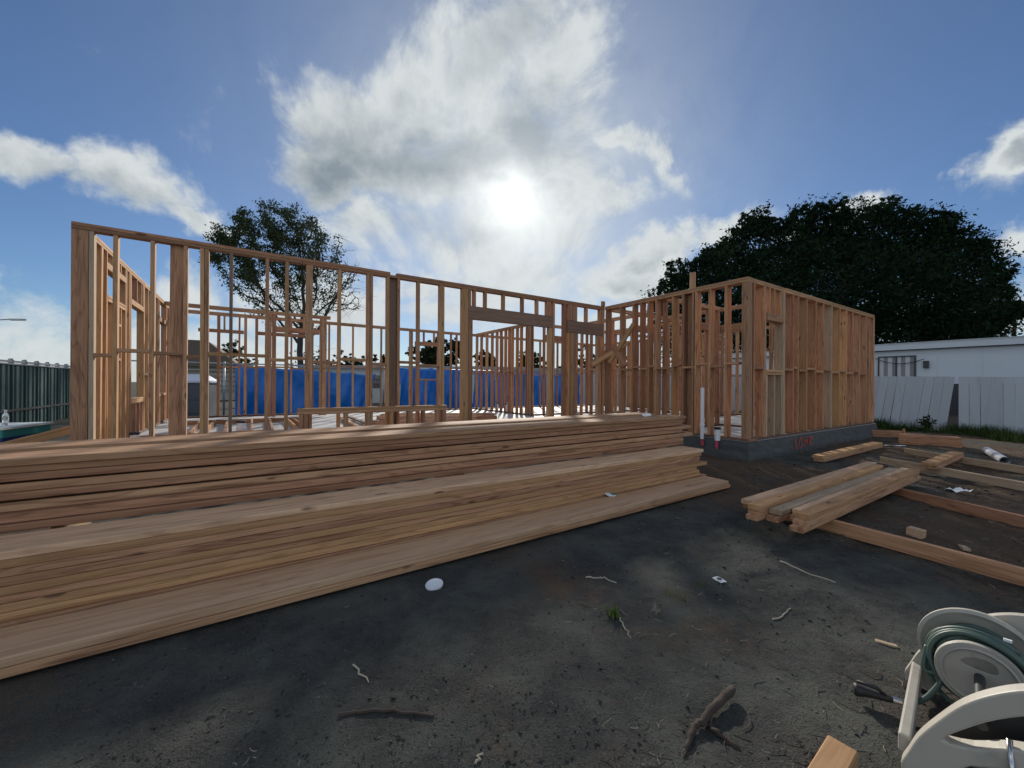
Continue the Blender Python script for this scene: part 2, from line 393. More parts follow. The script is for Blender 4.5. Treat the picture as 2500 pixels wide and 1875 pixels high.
BOARDS = {}
def board_mesh(L, w, t):
    """a sawn board: local X along its length, Y across, Z thick, with eased edges (28 triangles)"""
    key = (round(L, 3), round(w, 3), round(t, 3))
    if key not in BOARDS:
        c = min(.004, t*.12); vs = []
        for x in (-L/2, L/2):
            for y, z in ((-w/2+c, -t/2), (w/2-c, -t/2), (w/2, -t/2+c), (w/2, t/2-c), (w/2-c, t/2), (-w/2+c, t/2), (-w/2, t/2-c), (-w/2, -t/2+c)): vs.append((x, y, z))
        fs = [(k, (k+1) % 8, 8+(k+1) % 8, 8+k) for k in range(8)]+[tuple(reversed(range(8))), tuple(range(8, 16))]
        me = bpy.data.meshes.new('board'); me.from_pydata(vs, [], fs); me.materials.append(M['fir']); me.update()
        BOARDS[key] = me
    return BOARDS[key]
def board(name, p0, p1, w, t, side, m='fir', parent=None, jit=0.):
    """board from p0 to p1 (end centres), width w along 'side', thickness t across"""
    p0, p1 = Vector(p0), Vector(p1); L = (p1-p0).length
    x = (p1-p0).normalized(); y = Vector(side); y = (y-x*x.dot(y)).normalized(); z = x.cross(y)
    me = board_mesh(L, w, t)
    o = bpy.data.objects.new(name, me); link(o, parent)
    Mx = Matrix((x, y, z)).transposed().to_4x4()
    if jit: Mx = Mx @ Euler((random.gauss(0, jit)*2, random.gauss(0, jit), random.gauss(0, jit))).to_matrix().to_4x4()
    o.matrix_local = Matrix.Translation((p0+p1)/2) @ Mx
    o.material_slots[0].link = 'OBJECT'; o.material_slots[0].material = M[m]
    return o
def box(name, lo, hi, axis, m='fir', parent=None, jit=0., wide=None):
    """axis-aligned board filling lo..hi, grain along axis 0/1/2"""
    lo, hi = Vector(lo), Vector(hi); c = (lo+hi)/2; d = hi-lo
    e = [Vector((1, 0, 0)), Vector((0, 1, 0)), Vector((0, 0, 1))]
    oth = [k for k in range(3) if k != axis]
    ws = oth[0] if d[oth[0]] >= d[oth[1]] else oth[1]; ts = oth[0] if ws == oth[1] else oth[1]
    return board(name, c-e[axis]*d[axis]/2, c+e[axis]*d[axis]/2, d[ws], d[ts], e[ws], m, parent, jit)
def pick(*ws):
    """random timber with weights fir, red, yellow"""
    return random.choices(['fir', 'fir_red', 'fir_yellow'], ws)[0]
def at(px, py, Y):
    """world point seen at pixel (px, py) of the 2500 x 1875 photograph at depth Y (used to survey the place)"""
    dx, dy = px-1250, py-937.5; c, s = math.cos(-ROLL), math.sin(-ROLL)
    return Vector(((dx*c-dy*s)/F*Y, Y, HC-(dx*s+dy*c)/F*Y))

def gp(px, py, z=.0):
    r_ = at(px, py, 1.0)-Vector((0, 0, HC)); t = (z-HC)/r_.z
    return Vector((r_.x*t, t, z))
TH = R(56.515)
U = Vector((math.sin(TH), math.cos(TH), 0)); V = Vector((-math.cos(TH), math.sin(TH), 0)); A0 = Vector((-4.51, 4.065, 0))
def hp(a, b, z=0): return A0+U*a+V*b+Vector((0, 0, z))     # lot coordinates -> world
ROT = math.atan2(U.y, U.x)

# ------------------------------------------------------------------ ground
def vnoise(x, y, seed):
    r_ = np.random.default_rng(seed); T = r_.random((257, 257)); T[256] = T[0]; T[:, 256] = T[:, 0]
    xi = np.floor(x).astype(int); yi = np.floor(y).astype(int); fx = x-xi; fy = y-yi
    fx = fx*fx*fx*(fx*(fx*6-15)+10); fy = fy*fy*fy*(fy*(fy*6-15)+10)
    xi %= 256; yi %= 256
    return (T[xi, yi]*(1-fx)+T[xi+1, yi]*fx)*(1-fy)+(T[xi, yi+1]*(1-fx)+T[xi+1, yi+1]*fx)*fy-.5
fr_ = random.Random(31)
FEET = [(fr_.uniform(-.6, 2.6), fr_.uniform(1.7, 4.6), fr_.uniform(.3, 2.4)) for _ in range(26)]
def ground_h(x, y):
    x = np.asarray(x, float); y = np.asarray(y, float)
    h = .055*vnoise(x*.55, y*.55, 1)+.030*vnoise(x*2+y*.4, y*2, 2)+.018*vnoise(x*6, y*6, 3)+.012*vnoise(x*17, y*17, 4)+.008*vnoise(x*41, y*41, 5)
    h += .016*vnoise(x*.9+y*.5, (y*.9-x*.5)*7, 8)
    rough = np.clip((x-.2)/2.0, .6, 1.25)
    far = np.clip((np.hypot(x, y)-14)/20, 0, 1)
    h = h*rough*(1-far)
    a = (x+4.51)*U.x+(y-4.065)*U.y; b = (x+4.51)*V.x+(y-4.065)*V.y
    pile = np.clip(1-np.maximum(np.abs(a-3)-3.1, 0)/.4, 0, 1)*np.clip(1-np.maximum(np.abs(b+3.1)-.5, 0)/.3, 0, 1)
    h = h*(1-pile*.8)-.012*pile
    for (fx, fy, fa) in FEET:
        m_ = (np.abs(x-fx) < .3) & (np.abs(y-fy) < .3)
        if m_.any():
            dx, dy = x[m_]-fx, y[m_]-fy; p_ = dx*math.cos(fa)+dy*math.sin(fa); q_ = -dx*math.sin(fa)+dy*math.cos(fa)
            e_ = (p_/.135)**2+(q_/.050)**2
            h[m_] += -.009*np.exp(-e_**2)+.004*np.exp(-((np.sqrt(e_)-1.25)/.22)**2)
    return h-.012
def make_ground():
    xs = np.concatenate([-np.geomspace(500, 6.5, 22), np.arange(-6.2, -3, .1), np.arange(-3, 4, .026), np.arange(4, 12, .06), np.geomspace(12.3, 500, 22)])
    ys = np.concatenate([-np.geomspace(200, 1.2, 14), np.arange(-1, .75, .2), np.arange(.8, 3.2, .02), np.arange(3.2, 7, .034), np.arange(7, 13, .09), np.geomspace(13.2, 600, 26)])
    X, Y = np.meshgrid(xs, ys); Z = ground_h(X, Y)
    n, m_ = len(xs), len(ys)
    v = np.stack([X.ravel(), Y.ravel(), Z.ravel()], 1)
    i = np.arange((m_-1)*n).reshape(m_-1, n)[:, :-1].ravel()
    f = np.stack([i, i+1, i+n+1, i+n], 1)
    me = bpy.data.meshes.new('ground'); me.vertices.add(len(v)); me.vertices.foreach_set('co', v.ravel())
    me.loops.add(len(f)*4); me.loops.foreach_set('vertex_index', f.ravel())
    me.polygons.add(len(f)); me.polygons.foreach_set('loop_start', np.arange(len(f))*4)
    me.polygons.foreach_set('use_smooth', np.ones(len(f), bool))
    me.update(calc_edges=True); me.validate(); me.materials.append(M['soil'])
    tag(link(bpy.data.objects.new('ground', me)), kind='structure')
make_ground()
def gz(x, y): return float(ground_h(np.array([x]), np.array([y]))[0])

def raw_mesh(name, v, f, m, parent=None, smooth=False):
    v = np.asarray(v, float); f = np.asarray(f, int); k = f.shape[1]
    me = bpy.data.meshes.new(name); me.vertices.add(len(v)); me.vertices.foreach_set('co', v.ravel())
    me.loops.add(f.size); me.loops.foreach_set('vertex_index', f.ravel())
    me.polygons.add(len(f)); me.polygons.foreach_set('loop_start', np.arange(len(f))*k)
    if smooth: me.polygons.foreach_set('use_smooth', np.ones(len(f), bool))
    me.update(calc_edges=True); me.materials.append(M[m])
    return link(bpy.data.objects.new(name, me), parent)
def rand_rot(n):
    q = rng.normal(size=(n, 4)); q /= np.linalg.norm(q, axis=1)[:, None]; w, x, y, z = q.T
    return np.stack([np.stack([1-2*(y*y+z*z), 2*(x*y-z*w), 2*(x*z+y*w)], 1), np.stack([2*(x*y+z*w), 1-2*(x*x+z*z), 2*(y*z-x*w)], 1), np.stack([2*(x*z-y*w), 2*(y*z+x*w), 1-2*(x*x+y*y)], 1)], 1)
def leaves(name, cen, size, m, parent=None, asp=.42):
    n = len(cen); Rm = rand_rot(n); size = np.broadcast_to(size, (n,))
    q = np.array([[-.5, 0, 0], [0, -asp*.5, .06], [.5, 0, 0], [0, asp*.5, .06]])
    v = np.einsum('nij,kj->nki', Rm, q)*size[:, None, None]+cen[:, None, :]
    f = np.arange(n*4).reshape(n, 4)
    return raw_mesh(name, v.reshape(-1, 3), f, m, parent)

# ------------------------------------------------------------------ the framed house
SL = .28; HT = 2.467                     # slab top above ground, wall height above slab
house = empty('house_frame', A0, ROT, 'unfinished timber house frame of studs and plates standing on a grey concrete slab', 'house')
def make_slab():
    pts = [(-.02, -.02), (7.70, -.02), (7.70, -2.89), (13.46, -2.89), (13.46, 5.82), (-.02, 5.82)]
    bm = bmesh.new(); sub = []
    for k in range(len(pts)):
        p, q = pts[k], pts[(k+1) % len(pts)]; L = math.dist(p, q); n = max(1, int(L/.12))
        for j in range(n): sub.append((p[0]+(q[0]-p[0])*j/n, p[1]+(q[1]-p[1])*j/n))
    r_ = random.Random(3); rows = []
    cx, cy = 6, 2
    for zi, z in enumerate((SL, SL-.03, .2, .12, .05, -.06, -.2)):
        row = []
        for (x, y) in sub:
            o = 0 if zi < 2 else r_.uniform(-.004, .016)+(.012 if zi > 3 else 0)
            sx = (1 if x > 7.75 and x > 13 else -1 if x < 1 or (abs(x-7.7) < .01 and y < -.1) else 0); sy = (1 if y > 5.7 else -1 if y < -2.8 or abs(y+.02) < .01 else 0)
            row.append(bm.verts.new((x+sx*o, y+sy*o, z+(r_.uniform(-.006, .004) if 0 < zi < 6 else 0))))
        rows.append(row)
    for a, c in zip(rows, rows[1:]):
        for k in range(len(sub)):
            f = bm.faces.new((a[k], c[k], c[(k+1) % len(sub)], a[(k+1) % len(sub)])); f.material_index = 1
    es = [bm.edges.get((rows[0][k], rows[0][(k+1) % len(sub)])) for k in range(len(sub))]
    bmesh.ops.triangle_fill(bm, use_beauty=True, use_dissolve=False, edges=es)
    bmesh.ops.recalc_face_normals(bm, faces=bm.faces)
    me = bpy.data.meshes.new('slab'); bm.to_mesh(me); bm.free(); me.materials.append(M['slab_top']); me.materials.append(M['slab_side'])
    link(bpy.data.objects.new('slab', me), house)
make_slab()
PT = .038
class Wall:
    """a stud wall along house axis 0 (a) or 1 (b); its outer face at 'c', going 'd' deep (signed)"""
    def __init__(s, axis, c, d): s.ax, s.c0, s.c1 = axis, min(c, c+d), max(c, c+d)
    def bx(s, name, s0, s1, z0, z1, g, m='fir', jit=0., c0=None, c1=None):
        c0 = s.c0 if c0 is None else c0; c1 = s.c1 if c1 is None else c1
        if s.ax == 0: lo, hi = (s0, c0, z0+SL), (s1, c1, z1+SL)
        else: lo, hi = (c0, s0, z0+SL), (c1, s1, z1+SL)
        return box(name, lo, hi, g, m, house, jit)
    def stud(s, s0, z0=PT, z1=HT-2*PT, t=.038, name='stud', m=None, **k):
        return s.bx(name, s0, s0+t, z0+.001, z1-.001, 2, m or pick(5, 3, 2), .0022, **k)
    def plates(s, s0, s1, top=True, bottom=True, cuts=(), over=(0, 0), tm='fir'):
        e = .001
        if bottom: s.bx('bottom_plate', s0, s1, e, PT, s.ax, 'treated')
        if top:
            pts = [s0]+[c for c in cuts if s0 < c < s1]+[s1]
            for p, q in zip(pts, pts[1:]): s.bx('top_plate', p+.002, q-.002, HT-2*PT, HT-PT-e, s.ax, tm)
            pts = [s0+over[0]]+[c+.55 for c in cuts if s0 < c+.55 < s1]+[s1+over[1]]
            for p, q in zip(pts, pts[1:]): s.bx('top_plate', p+.002, q-.002, HT-PT, HT, s.ax, tm)
    def block(s, s0, s1, zc, m=None): s.bx('blocking', s0+.001, s1-.001, zc-.019, zc+.019, s.ax, m or pick(5, 3, 2), .002)
    def blocks(s, edges, z=1.14, amp=.03):
        for k, (p, q) in enumerate(edges): s.block(p, q, z+(amp if k % 2 else -amp))

# --- long front wall (2x4), a from 0 to 7.72
W = Wall(0, 0, .089)
W.bx('bottom_plate', 0, 4.55, .001, PT, 0, 'treated'); W.bx('bottom_plate', 6.2, 7.72, .001, PT, 0, 'treated')
for p, q in ((.0, 3.25), (3.35, 7.72)):
    W.bx('top_plate', p, q, HT-PT, HT, 0, 'fir_red')
for p, q in ((.0, 2.1), (2.105, 4.7), (4.705, 7.72)):
    W.bx('top_plate', p, q, HT-2*PT, HT-PT-.001, 0, 'fir_red')
W.stud(0, t=.126, name='corner_post', m='fir_red'); W.stud(.130, m='grey_wood')
st = [.307, .605, .889, 1.045, 1.086, 1.69, 1.908, 2.148, 2.187, 2.54, 2.925, 2.968, 3.205, 3.672, 4.035, 4.077]
for k, s0 in enumerate(st): W.stud(s0, m='fir' if k % 3 else 'fir_yellow')
W.stud(.765, t=.122, name='backing_stud', c0=.050, c1=.088, m='fir_red')
W.stud(1.321, t=.034, m='aged', c0=.0, c1=.05)
W.stud(3.25, t=.11, name='backing_stud', c0=.050, c1=.088, m='aged'); W.stud(3.362, m='fir_red')
W.stud(4.425, t=.115, name='king_post'); W.stud(4.545, z1=1.905, t=.075, name='trimmer_stud')
W.bx('header', 4.545, 6.345, 1.908, 2.125, 0, 'aged', 0, .001, .088)
for s0 in (4.55, 4.64, 4.85, 5.215, 5.62, 5.95): W.stud(s0, z0=2.126, name='cripple_stud')
W.stud(6.245, z1=1.906, t=.075, name='trimmer_stud'); W.stud(6.335, t=.045, z0=PT, name='king_post'); W.stud(6.19, z0=2.126, t=.09, name='cripple_stud')
W.stud(6.61, t=.05)
for k, s0 in enumerate((6.715, 6.755, 6.795, 6.835, 6.88)): W.stud(s0, z1=1.852, name='trimmer_stud', m=['fir_yellow', 'fir', 'fir_yellow', 'fir_yellow', 'aged'][k])
W.bx('header', 6.70, 7.67, 1.856, 2.09, 0, 'aged', 0, .001, .088)
for s0, t in ((6.715, .11), (6.83, .12), (7.2, .038)): W.stud(s0, z0=2.092, t=t, name='cripple_stud')
W.stud(7.535, t=.09, z1=1.852, name='trimmer_stud'); W.stud(7.675, t=.045, name='king_post'); W.stud(7.59, z0=2.092, t=.08, name='cripple_stud')
ed = [(.168, .307), (.345, .605), (.643, .889), (.927, 1.045), (1.124, 1.69), (1.728, 1.908), (1.946, 2.148), (2.225, 2.54), (2.578, 2.925), (3.006, 3.205), (3.40, 3.672), (3.71, 4.035)]
for k, (p, q) in enumerate(ed): W.block(p, q, (1.107, 1.165, 1.15, 1.12, 1.165, 1.12, 1.15, 1.11, 1.16, 1.11, 1.15, 1.11)[k])
# --- left wall (b from .089 to 5.7)
W = Wall(1, 0, .089)
W.plates(.092, 5.7, cuts=(2.9,), tm='fir_yellow')
W.stud(.095, m='fir_yellow'); W.stud(.60, t=.07, m='fir_yellow'); W.stud(.80, m='fir_yellow'); W.stud(.842, z1=2.19, name='trimmer_stud', m='fir_yellow')
W.bx('header', .842, 1.75, 2.195, 2.28, 1, 'fir_yellow')
for s0 in (1.06, 1.45): W.stud(s0, z0=2.281, name='cripple_stud', m='fir_yellow')
W.bx('window_sill', .882, 1.70, 1.85, 1.888, 1, 'fir_yellow'); W.bx('window_sill', .882, 1.70, 1.808, 1.846, 1, 'fir_yellow')
for s0 in (1.09, 1.48): W.stud(s0, z1=1.805, name='cripple_stud', m='fir_yellow')
W.block(1.13, 1.48, 1.575); W.block(1.13, 1.48, 1.12)
W.stud(1.704, m='fir_yellow'); W.stud(1.744, t=.05, m='fir_yellow'); W.stud(1.90, m='fir_yellow'); W.stud(1.98, t=.08, m='fir_yellow')
W.bx('header', 2.065, 2.875, 1.962, 2.045, 1, 'fir_yellow')
for s0 in (2.38, 2.69, 2.80): W.stud(s0, z0=2.046, name='cripple_stud')
W.bx('window_sill', 2.065, 2.875, .50, .58, 1, 'fir_yellow')
for s0 in (2.10, 2.35, 2.60, 2.82): W.stud(s0, z1=.499, name='cripple_stud', m='fir_red')
W.stud(2.88, t=.076, m='fir_yellow')
for s0 in (3.22, 3.43, 3.64, 3.80, 4.10): W.stud(s0, m='fir_yellow')
W.blocks([(2.958, 3.22), (3.26, 3.43), (3.47, 3.64)], .97, .02)
W.stud(4.24, t=.05); W.bx('header', 4.30, 5.0, 2.0, 2.09, 1, 'fir'); W.stud(5.0, t=.08); W.bx('window_sill', 4.3, 5.0, .55, .60, 1, 'fir')
for s0 in (4.35, 4.6, 4.85): W.stud(s0, z1=.55, name='cripple_stud')
for s0 in (5.3, 5.62): W.stud(s0)
# --- interior wall with wide openings at b = 4.78 (double plate on posts)
W = Wall(0, 4.78, .089)
W.plates(.092, 3.2, bottom=False, tm='fir')
W.stud(.16, m='fir_yellow'); W.stud(.24)
W.stud(1.88, t=.075, m='fir_red'); W.stud(1.965, t=.08, m='fir_red')
W.bx('header', 2.05, 2.95, 2.0, 2.12, 0, 'fir_red')
W.stud(2.96, t=.04, m='fir'); W.stud(3.005, t=.11, m='fir')
W.stud(2.3, z0=2.121, name='cripple_stud'); W.stud(2.6, z0=2.121, name='cripple_stud')
# --- back wall at b = 5.7 (outer face 5.79)
W = Wall(0, 5.70, .089)
W.plates(.0, 13.4, cuts=(3.15, 6.9, 9.8), tm='fir')
W.stud(.04); W.stud(.28); W.stud(.90, t=.06, m='fir_red')
W.bx('header', .55, 1.42, 1.995, 2.07, 0, 'fir_red'); W.bx('header', 1.71, 2.72, 1.995, 2.075, 0, 'fir_red')
W.stud(1.02, z0=2.076, name='cripple_stud'); W.stud(1.31, m='fir_red'); W.stud(1.425, t=.06); W.stud(1.65, t=.06); W.stud(2.41); W.stud(2.74); W.stud(2.90)
W.blocks([(.96, 1.31), (1.35, 1.425), (1.49, 1.65), (1.71, 2.41), (2.45, 2.74)], 1.20, .012)
for s0 in (3.3, 3.905, 4.28, 4.675, 5.08, 5.52): W.stud(s0)
W.stud(5.56, t=.06, m='fir_red'); W.bx('header', 5.70, 6.40, 1.975, 2.095, 0, 'fir_red')
for s0 in (5.95, 6.28): W.stud(s0, z0=2.096, name='cripple_stud')
W.bx('window_sill', 5.70, 6.40, .93, .97, 0, 'fir_red')
for s0 in (5.72, 6.02): W.stud(s0, z1=.93, name='cripple_stud')
W.stud(6.41, t=.06); W.stud(6.85); W.stud(7.05)
W.blocks([(3.05, 3.3), (3.34, 3.9), (3.95, 4.28), (4.32, 4.67), (4.72, 5.08), (6.47, 6.85)], 1.27, .012)
for k in range(14): W.stud(7.55+.41*k)
W.blocks([(7.59+.41*k, 7.96+.41*k) for k in range(13)], 1.2)
# --- plumbing wall, a = 7.72, b from 2.7 to 5.7, and its return
W = Wall(1, 7.70, .089)
W.plates(2.70, 5.69, cuts=(4.2,))
pw = (2.71, 2.80, 3.06, 3.26, 3.5, 3.66, 3.86, 4.1, 4.34, 4.62, 4.95, 5.3, 5.6)
for s0 in pw: W.stud(s0, m=pick(4, 5, 1))
W.blocks([(p+.04, q) for p, q in zip(pw[1:], pw[2:])], 1.2, .015)
W = Wall(0, 2.60, .089)
W.plates(7.70, 13.3)
for s0 in (7.70, 7.78, 8.17, 8.95, 9.35, 9.76, 10.17, 10.58, 10.98, 11.4, 11.8, 12.2, 12.6, 13.0): W.stud(s0, m=pick(4, 5, 1))
W.bx('header', 8.21, 8.95, 2.03, 2.17, 0, 'fir_red'); W.blocks([(8.99, 9.35), (9.39, 9.76), (9.8, 10.17), (10.2, 10.58)], 1.2)
# --- wing front wall (2x6) facing left, a = 7.72, b from -2.86 to 0
W = Wall(1, 7.723, .14)
W.plates(-2.86, 0.0, cuts=(-1.3,), tm='fir')
W.stud(-.045, m='fir_red')
ws = [-.44, -.743, -.928, -1.105, -1.267, -1.611]
for s0 in ws: W.stud(s0, m=pick(3, 6, 1))
W.stud(-1.814, m='fir_red'); W.stud(-1.95, t=.13, name='backing_stud', c0=7.82, c1=7.86, m='fir_red'); W.stud(-1.995, m='fir_red')
for s0 in (-2.048, -2.28, -2.547): W.stud(s0, m='fir')
W.stud(-2.86, t=.088, name='corner_post', m='fir')
ee = [-.045, -.44, -.743, -.928, -1.105, -1.267, -1.611, -1.776, -2.048, -2.28, -2.547, -2.77]
W.blocks([(q+.038, p) for p, q in zip(ee[1:], ee[2:]) if p-q > .1], 1.16, .02)
W.bx('temporary_stud', -1.99, -1.90, HT+.001, HT+.27, 2, 'fir', .01, 7.74, 7.778)
W.bx('temporary_stud', -.02, .02, HT+.001, HT+.10, 2, 'fir', .01, 7.62, 7.71)
# --- right wall (2x6), b = -2.86, a from 7.86 to 13.42
W = Wall(0, -2.86, .14)
W.plates(7.865, 13.42, cuts=(10.4,), over=(1.1, -.02), tm='fir_yellow')
W.bx('top_plate', 7.865, 8.9, HT-PT, HT-.004, 0, 'fir')
W.stud(7.905, m='fir_red'); W.stud(8.229, t=.076)
W.bx('header', 8.31, 8.87, 1.872, 1.985, 0, 'fir', 0, -2.875, -2.73)
for s0 in (8.40, 8.56, 8.80): W.stud(s0, z0=1.987, name='cripple_stud', m='fir')
W.bx('window_sill', 8.31, 8.87, 1.055, 1.093, 0, 'fir_yellow'); W.bx('window_sill', 8.31, 8.87, 1.01, 1.050, 0, 'fir_yellow')
for s0 in (8.315, 8.575, 8.83): W.stud(s0, z1=1.008, name='cripple_stud', m='grey_wood')
W.stud(8.875, t=.08, m='grey_wood')
W.stud(9.255, m='fir_red'); W.stud(9.44, t=.04, m='fir')
for k, s0 in enumerate((9.79, 10.17, 10.53, 10.92, 11.32, 11.68, 12.07, 12.45, 12.86)): W.stud(s0, m=('fir_yellow', 'fir', 'fir_red', 'grey_wood', 'fir_yellow', 'fir_yellow', 'fir_red', 'fir', 'fir')[k])
W.stud(13.06, m='fir'); W.stud(13.33, t=.088, name='corner_post', m='fir')
rs = (7.943, 8.229, 8.955, 9.255, 9.48, 9.79, 10.17, 10.53, 10.92, 11.32, 11.68, 12.07, 12.45, 12.86)
for k, (p, q) in enumerate(zip(rs, rs[1:])):
    if q-p < .7 and k != 1: W.block(p+(.038 if k > 2 else .001), q, 1.13+(.02 if k % 2 else -.02))
# --- far end wall, and partitions inside the wing
W = Wall(1, 13.28, .14); W.plates(-2.71, 5.69)
for k in range(20): W.stud(-2.6+.42*k)
W.blocks([(-2.56+.42*k, -2.18+.42*k) for k in range(19)], 1.15)
W = Wall(0, 0.0, .089); W.plates(7.87, 13.27)
for s0 in (7.9, 8.3, 8.7, 9.5, 9.9, 10.3, 10.7, 11.1, 11.5, 11.9, 12.3, 12.7, 13.1): W.stud(s0, m=pick(4, 5, 1))
W.bx('header', 8.74, 9.5, 2.03, 2.17, 0, 'fir_red'); W.blocks([(9.54, 9.9), (9.94, 10.3), (10.34, 10.7), (10.74, 11.1)], 1.15)
W = Wall(1, 9.75, .089); W.plates(-2.71, -.01)
for s0 in (-2.7, -2.3, -1.9, -1.1, -.7, -.3): W.stud(s0, m=pick(4, 5, 1))
W.bx('header', -1.86, -1.1, 1.95, 2.1, 1, 'fir'); W.blocks([(-2.66, -2.3), (-2.26, -1.9), (-1.06, -.7)], 1.5)
W = Wall(1, 10.6, .089); W.plates(.1, 2.59)
for k in range(7): W.stud(.12+.4*k, m=pick(4, 5, 1))
W = Wall(1, 8.9, .089); W.plates(.1, 2.59)
for k in range(7): W.stud(.16+.36*k, m=pick(4, 5, 1))
W.blocks([(.2+.36*k, .52+.36*k) for k in range(6)], 1.2)
W = Wall(0, -1.35, .089); W.plates(7.87, 9.74)
for s0 in (7.9, 8.25, 8.6, 9.3, 9.66): W.stud(s0, m=pick(4, 5, 1))
W.bx('header', 8.64, 9.3, 1.95, 2.09, 0, 'fir_red'); W.blocks([(7.94, 8.25), (8.29, 8.6), (9.34, 9.66)], 1.3)
# --- diagonal braces at the inner corner
o = board('brace', (7.60, -.25, SL+1.28), (7.66, -.80, SL+2.0), .089, .038, (0, 1, 1), 'fir_yellow', house)
board('brace', (7.50, .12, SL+1.25), (7.69, -.62, SL+1.66), .10, .038, (0, 0, 1), 'fir_yellow', house)
board('brace', (7.62, -.33, SL+1.62), (7.64, -.62, SL+1.2), .089, .085, (0, 1, 0), 'fir_red', house)
# --- sill plate end proud of the corner and plumbing stubs
box('bottom_plate', (7.735, -2.90, SL+.002), (7.95, -2.864, SL+.04), 0, 'fir_red', house)
def stub(a, b, z0, z1, r, cap, coupling=None, name='drain_pipe'):
    mb = MB(); prof = [(r, z0), (r, z1)]
    if coupling: prof = [(r, z0), (r, coupling), (r*1.2, coupling+.002), (r*1.2, coupling+.05), (r, coupling+.052), (r, z1)]
    mb.lathe(prof, 16, Matrix.Translation((a, b, SL)))
    o = smooth_by_angle(mb.build(name, 'pvc', house))
    if cap:
        c = MB().lathe([(r*1.15, 0), (r*1.22, .005), (r*1.22, .028), (r*1.05, .034)], 16, Matrix.Translation((a, b, SL+z1-.02)))
        smooth_by_angle(c.build('pipe_cap', 'black', o))
stub(7.665, -2.19, -.03, .80, .030, False, .17)
stub(7.69, -2.43, -.03, .165, .042, True)
stub(8.05, -2.72, 0, .25, .022, False)
stub(1.43, 1.50, 0, .23, .055, True, .09)
stub(.27, 1.25, 0, .15, .045, True); stub(.67, 1.38, 0, .13, .05, True)
for b in (5.05, 4.35, 3.85, 3.3): stub(7.77, b, .04, .26, .03, True)
stub(7.3, 5.3, 0, .22, .04, True); stub(8.6, -.9, 0, .3, .04, True); stub(2.9, 1.35, 0, .17, .035, True)
def paint_strokes(name, strokes, m, w, parent, place):
    """brush strokes as flat ribbons lying 3 mm proud of the concrete; place(s, z) -> point"""
    vs = []; fs = []
    for st_ in strokes:
        for (p, q) in zip(st_, st_[1:]):
            d = Vector((q[0]-p[0], q[1]-p[1])); n = Vector((-d.y, d.x)).normalized()*w/2; i = len(vs)
            e = d.normalized()*w*.3
            for c in ((p[0]+n.x-e.x, p[1]+n.y-e.y), (q[0]+n.x+e.x, q[1]+n.y+e.y), (q[0]-n.x+e.x, q[1]-n.y+e.y), (p[0]-n.x-e.x, p[1]-n.y-e.y)): vs.append(place(*c))
            fs.append((i, i+1, i+2, i+3))
    return mesh(name, vs, fs, m, parent)
k_ = [0]
def wallplace(s, z): k_[0] += .00005; return (s, -2.918-k_[0], z)
oct_ = [(.065*math.cos(w), .085*math.sin(w)) for w in [R(90+30*i) for i in range(13)]]
letters = [[(9.22, .235), (9.22, .06), (9.29, .065)], [(9.42+x*.9, .15+y) for x, y in oct_], [(9.58, .225), (9.57, .09)], [(9.58, .16), (9.69, .155)], [(9.69, .225), (9.68, .085)],
           [(9.77, .075), (9.77, .225), (9.86, .215), (9.88, .18), (9.78, .15), (9.88, .08)]]
paint_strokes('spray_paint_mark', letters, 'redpaint', .024, house, wallplace)
paint_strokes('spray_paint_mark', [[(-2.19, SL-.015), (-2.185, SL-.10)], [(-2.2, SL-.04), (-2.20, SL-.13)]], 'pinkpaint', .035, house, lambda s, z: (7.662, s, z))
paint_strokes('spray_paint_mark', [[(-2.43, SL-.02), (-2.425, SL-.12)], [(-2.445, SL-.05), (-2.44, SL-.15)]], 'pinkpaint', .030, house, lambda s, z: (7.662, s, z))

# ------------------------------------------------------------------ lumber piles in front of the house (parallel to the long wall)
def lot_board(name, a0, a1, b, z, w, t, m, label, group=None, cat='board', db=0., jit=0.):
    o = board(name, hp(a0, b, z), hp(a1, b+db, z), w, t, V, m, None, jit)
    return tag(o, label, cat, group)
G1 = 'boards in the low front lumber layer'
L20 = 6.10
lot_board('lumber_board', -.20, 5.90, -3.455, .056, .286, .038, 'plank', 'wide pale plank on top of the lowest front lumber layer, nearest the camera', G1, db=.04)
lot_board('lumber_board', -.18, 5.93, -3.458, .017, .286, .038, 'fir', 'wide plank lying on the soil, bottom board of the front lumber layer', G1, db=.04)
lot_board('lumber_board', -.25, 5.99, -3.137, .056, .286, .038, 'fir', 'wide plank directly underneath the middle lumber stack, upper of two', G1, db=.03)
lot_board('lumber_board', -.25, 5.95, -3.139, .017, .286, .038, 'fir', 'wide plank directly underneath the middle lumber stack, on the soil', G1, db=.03)
G2 = 'planks of the middle lumber stack'
ordn = ['lowest', 'second from bottom', 'third from bottom', 'fourth from bottom', 'fifth from bottom', 'third from top', 'second from top', 'topmost pale']
ends = [5.86, 5.84, 5.80, 5.99, 5.84, 5.86, 5.89, 5.93]
mts = ['fir_yellow', 'fir_yellow', 'fir', 'fir_yellow', 'fir_red', 'fir', 'fir_yellow', 'plank']
for k in range(8):
    t = .0365 if k not in (4,) else .0375
    lot_board('lumber_board', ends[k]-L20, ends[k], -3.108+random.uniform(-.008, .008), .0945+.0377*k, .286, t, mts[k],
              f'{ordn[k]} wide plank of the eight-board middle lumber stack', G2, db=.0)
G3 = 'boards of the tall back lumber stack'
zz = .378
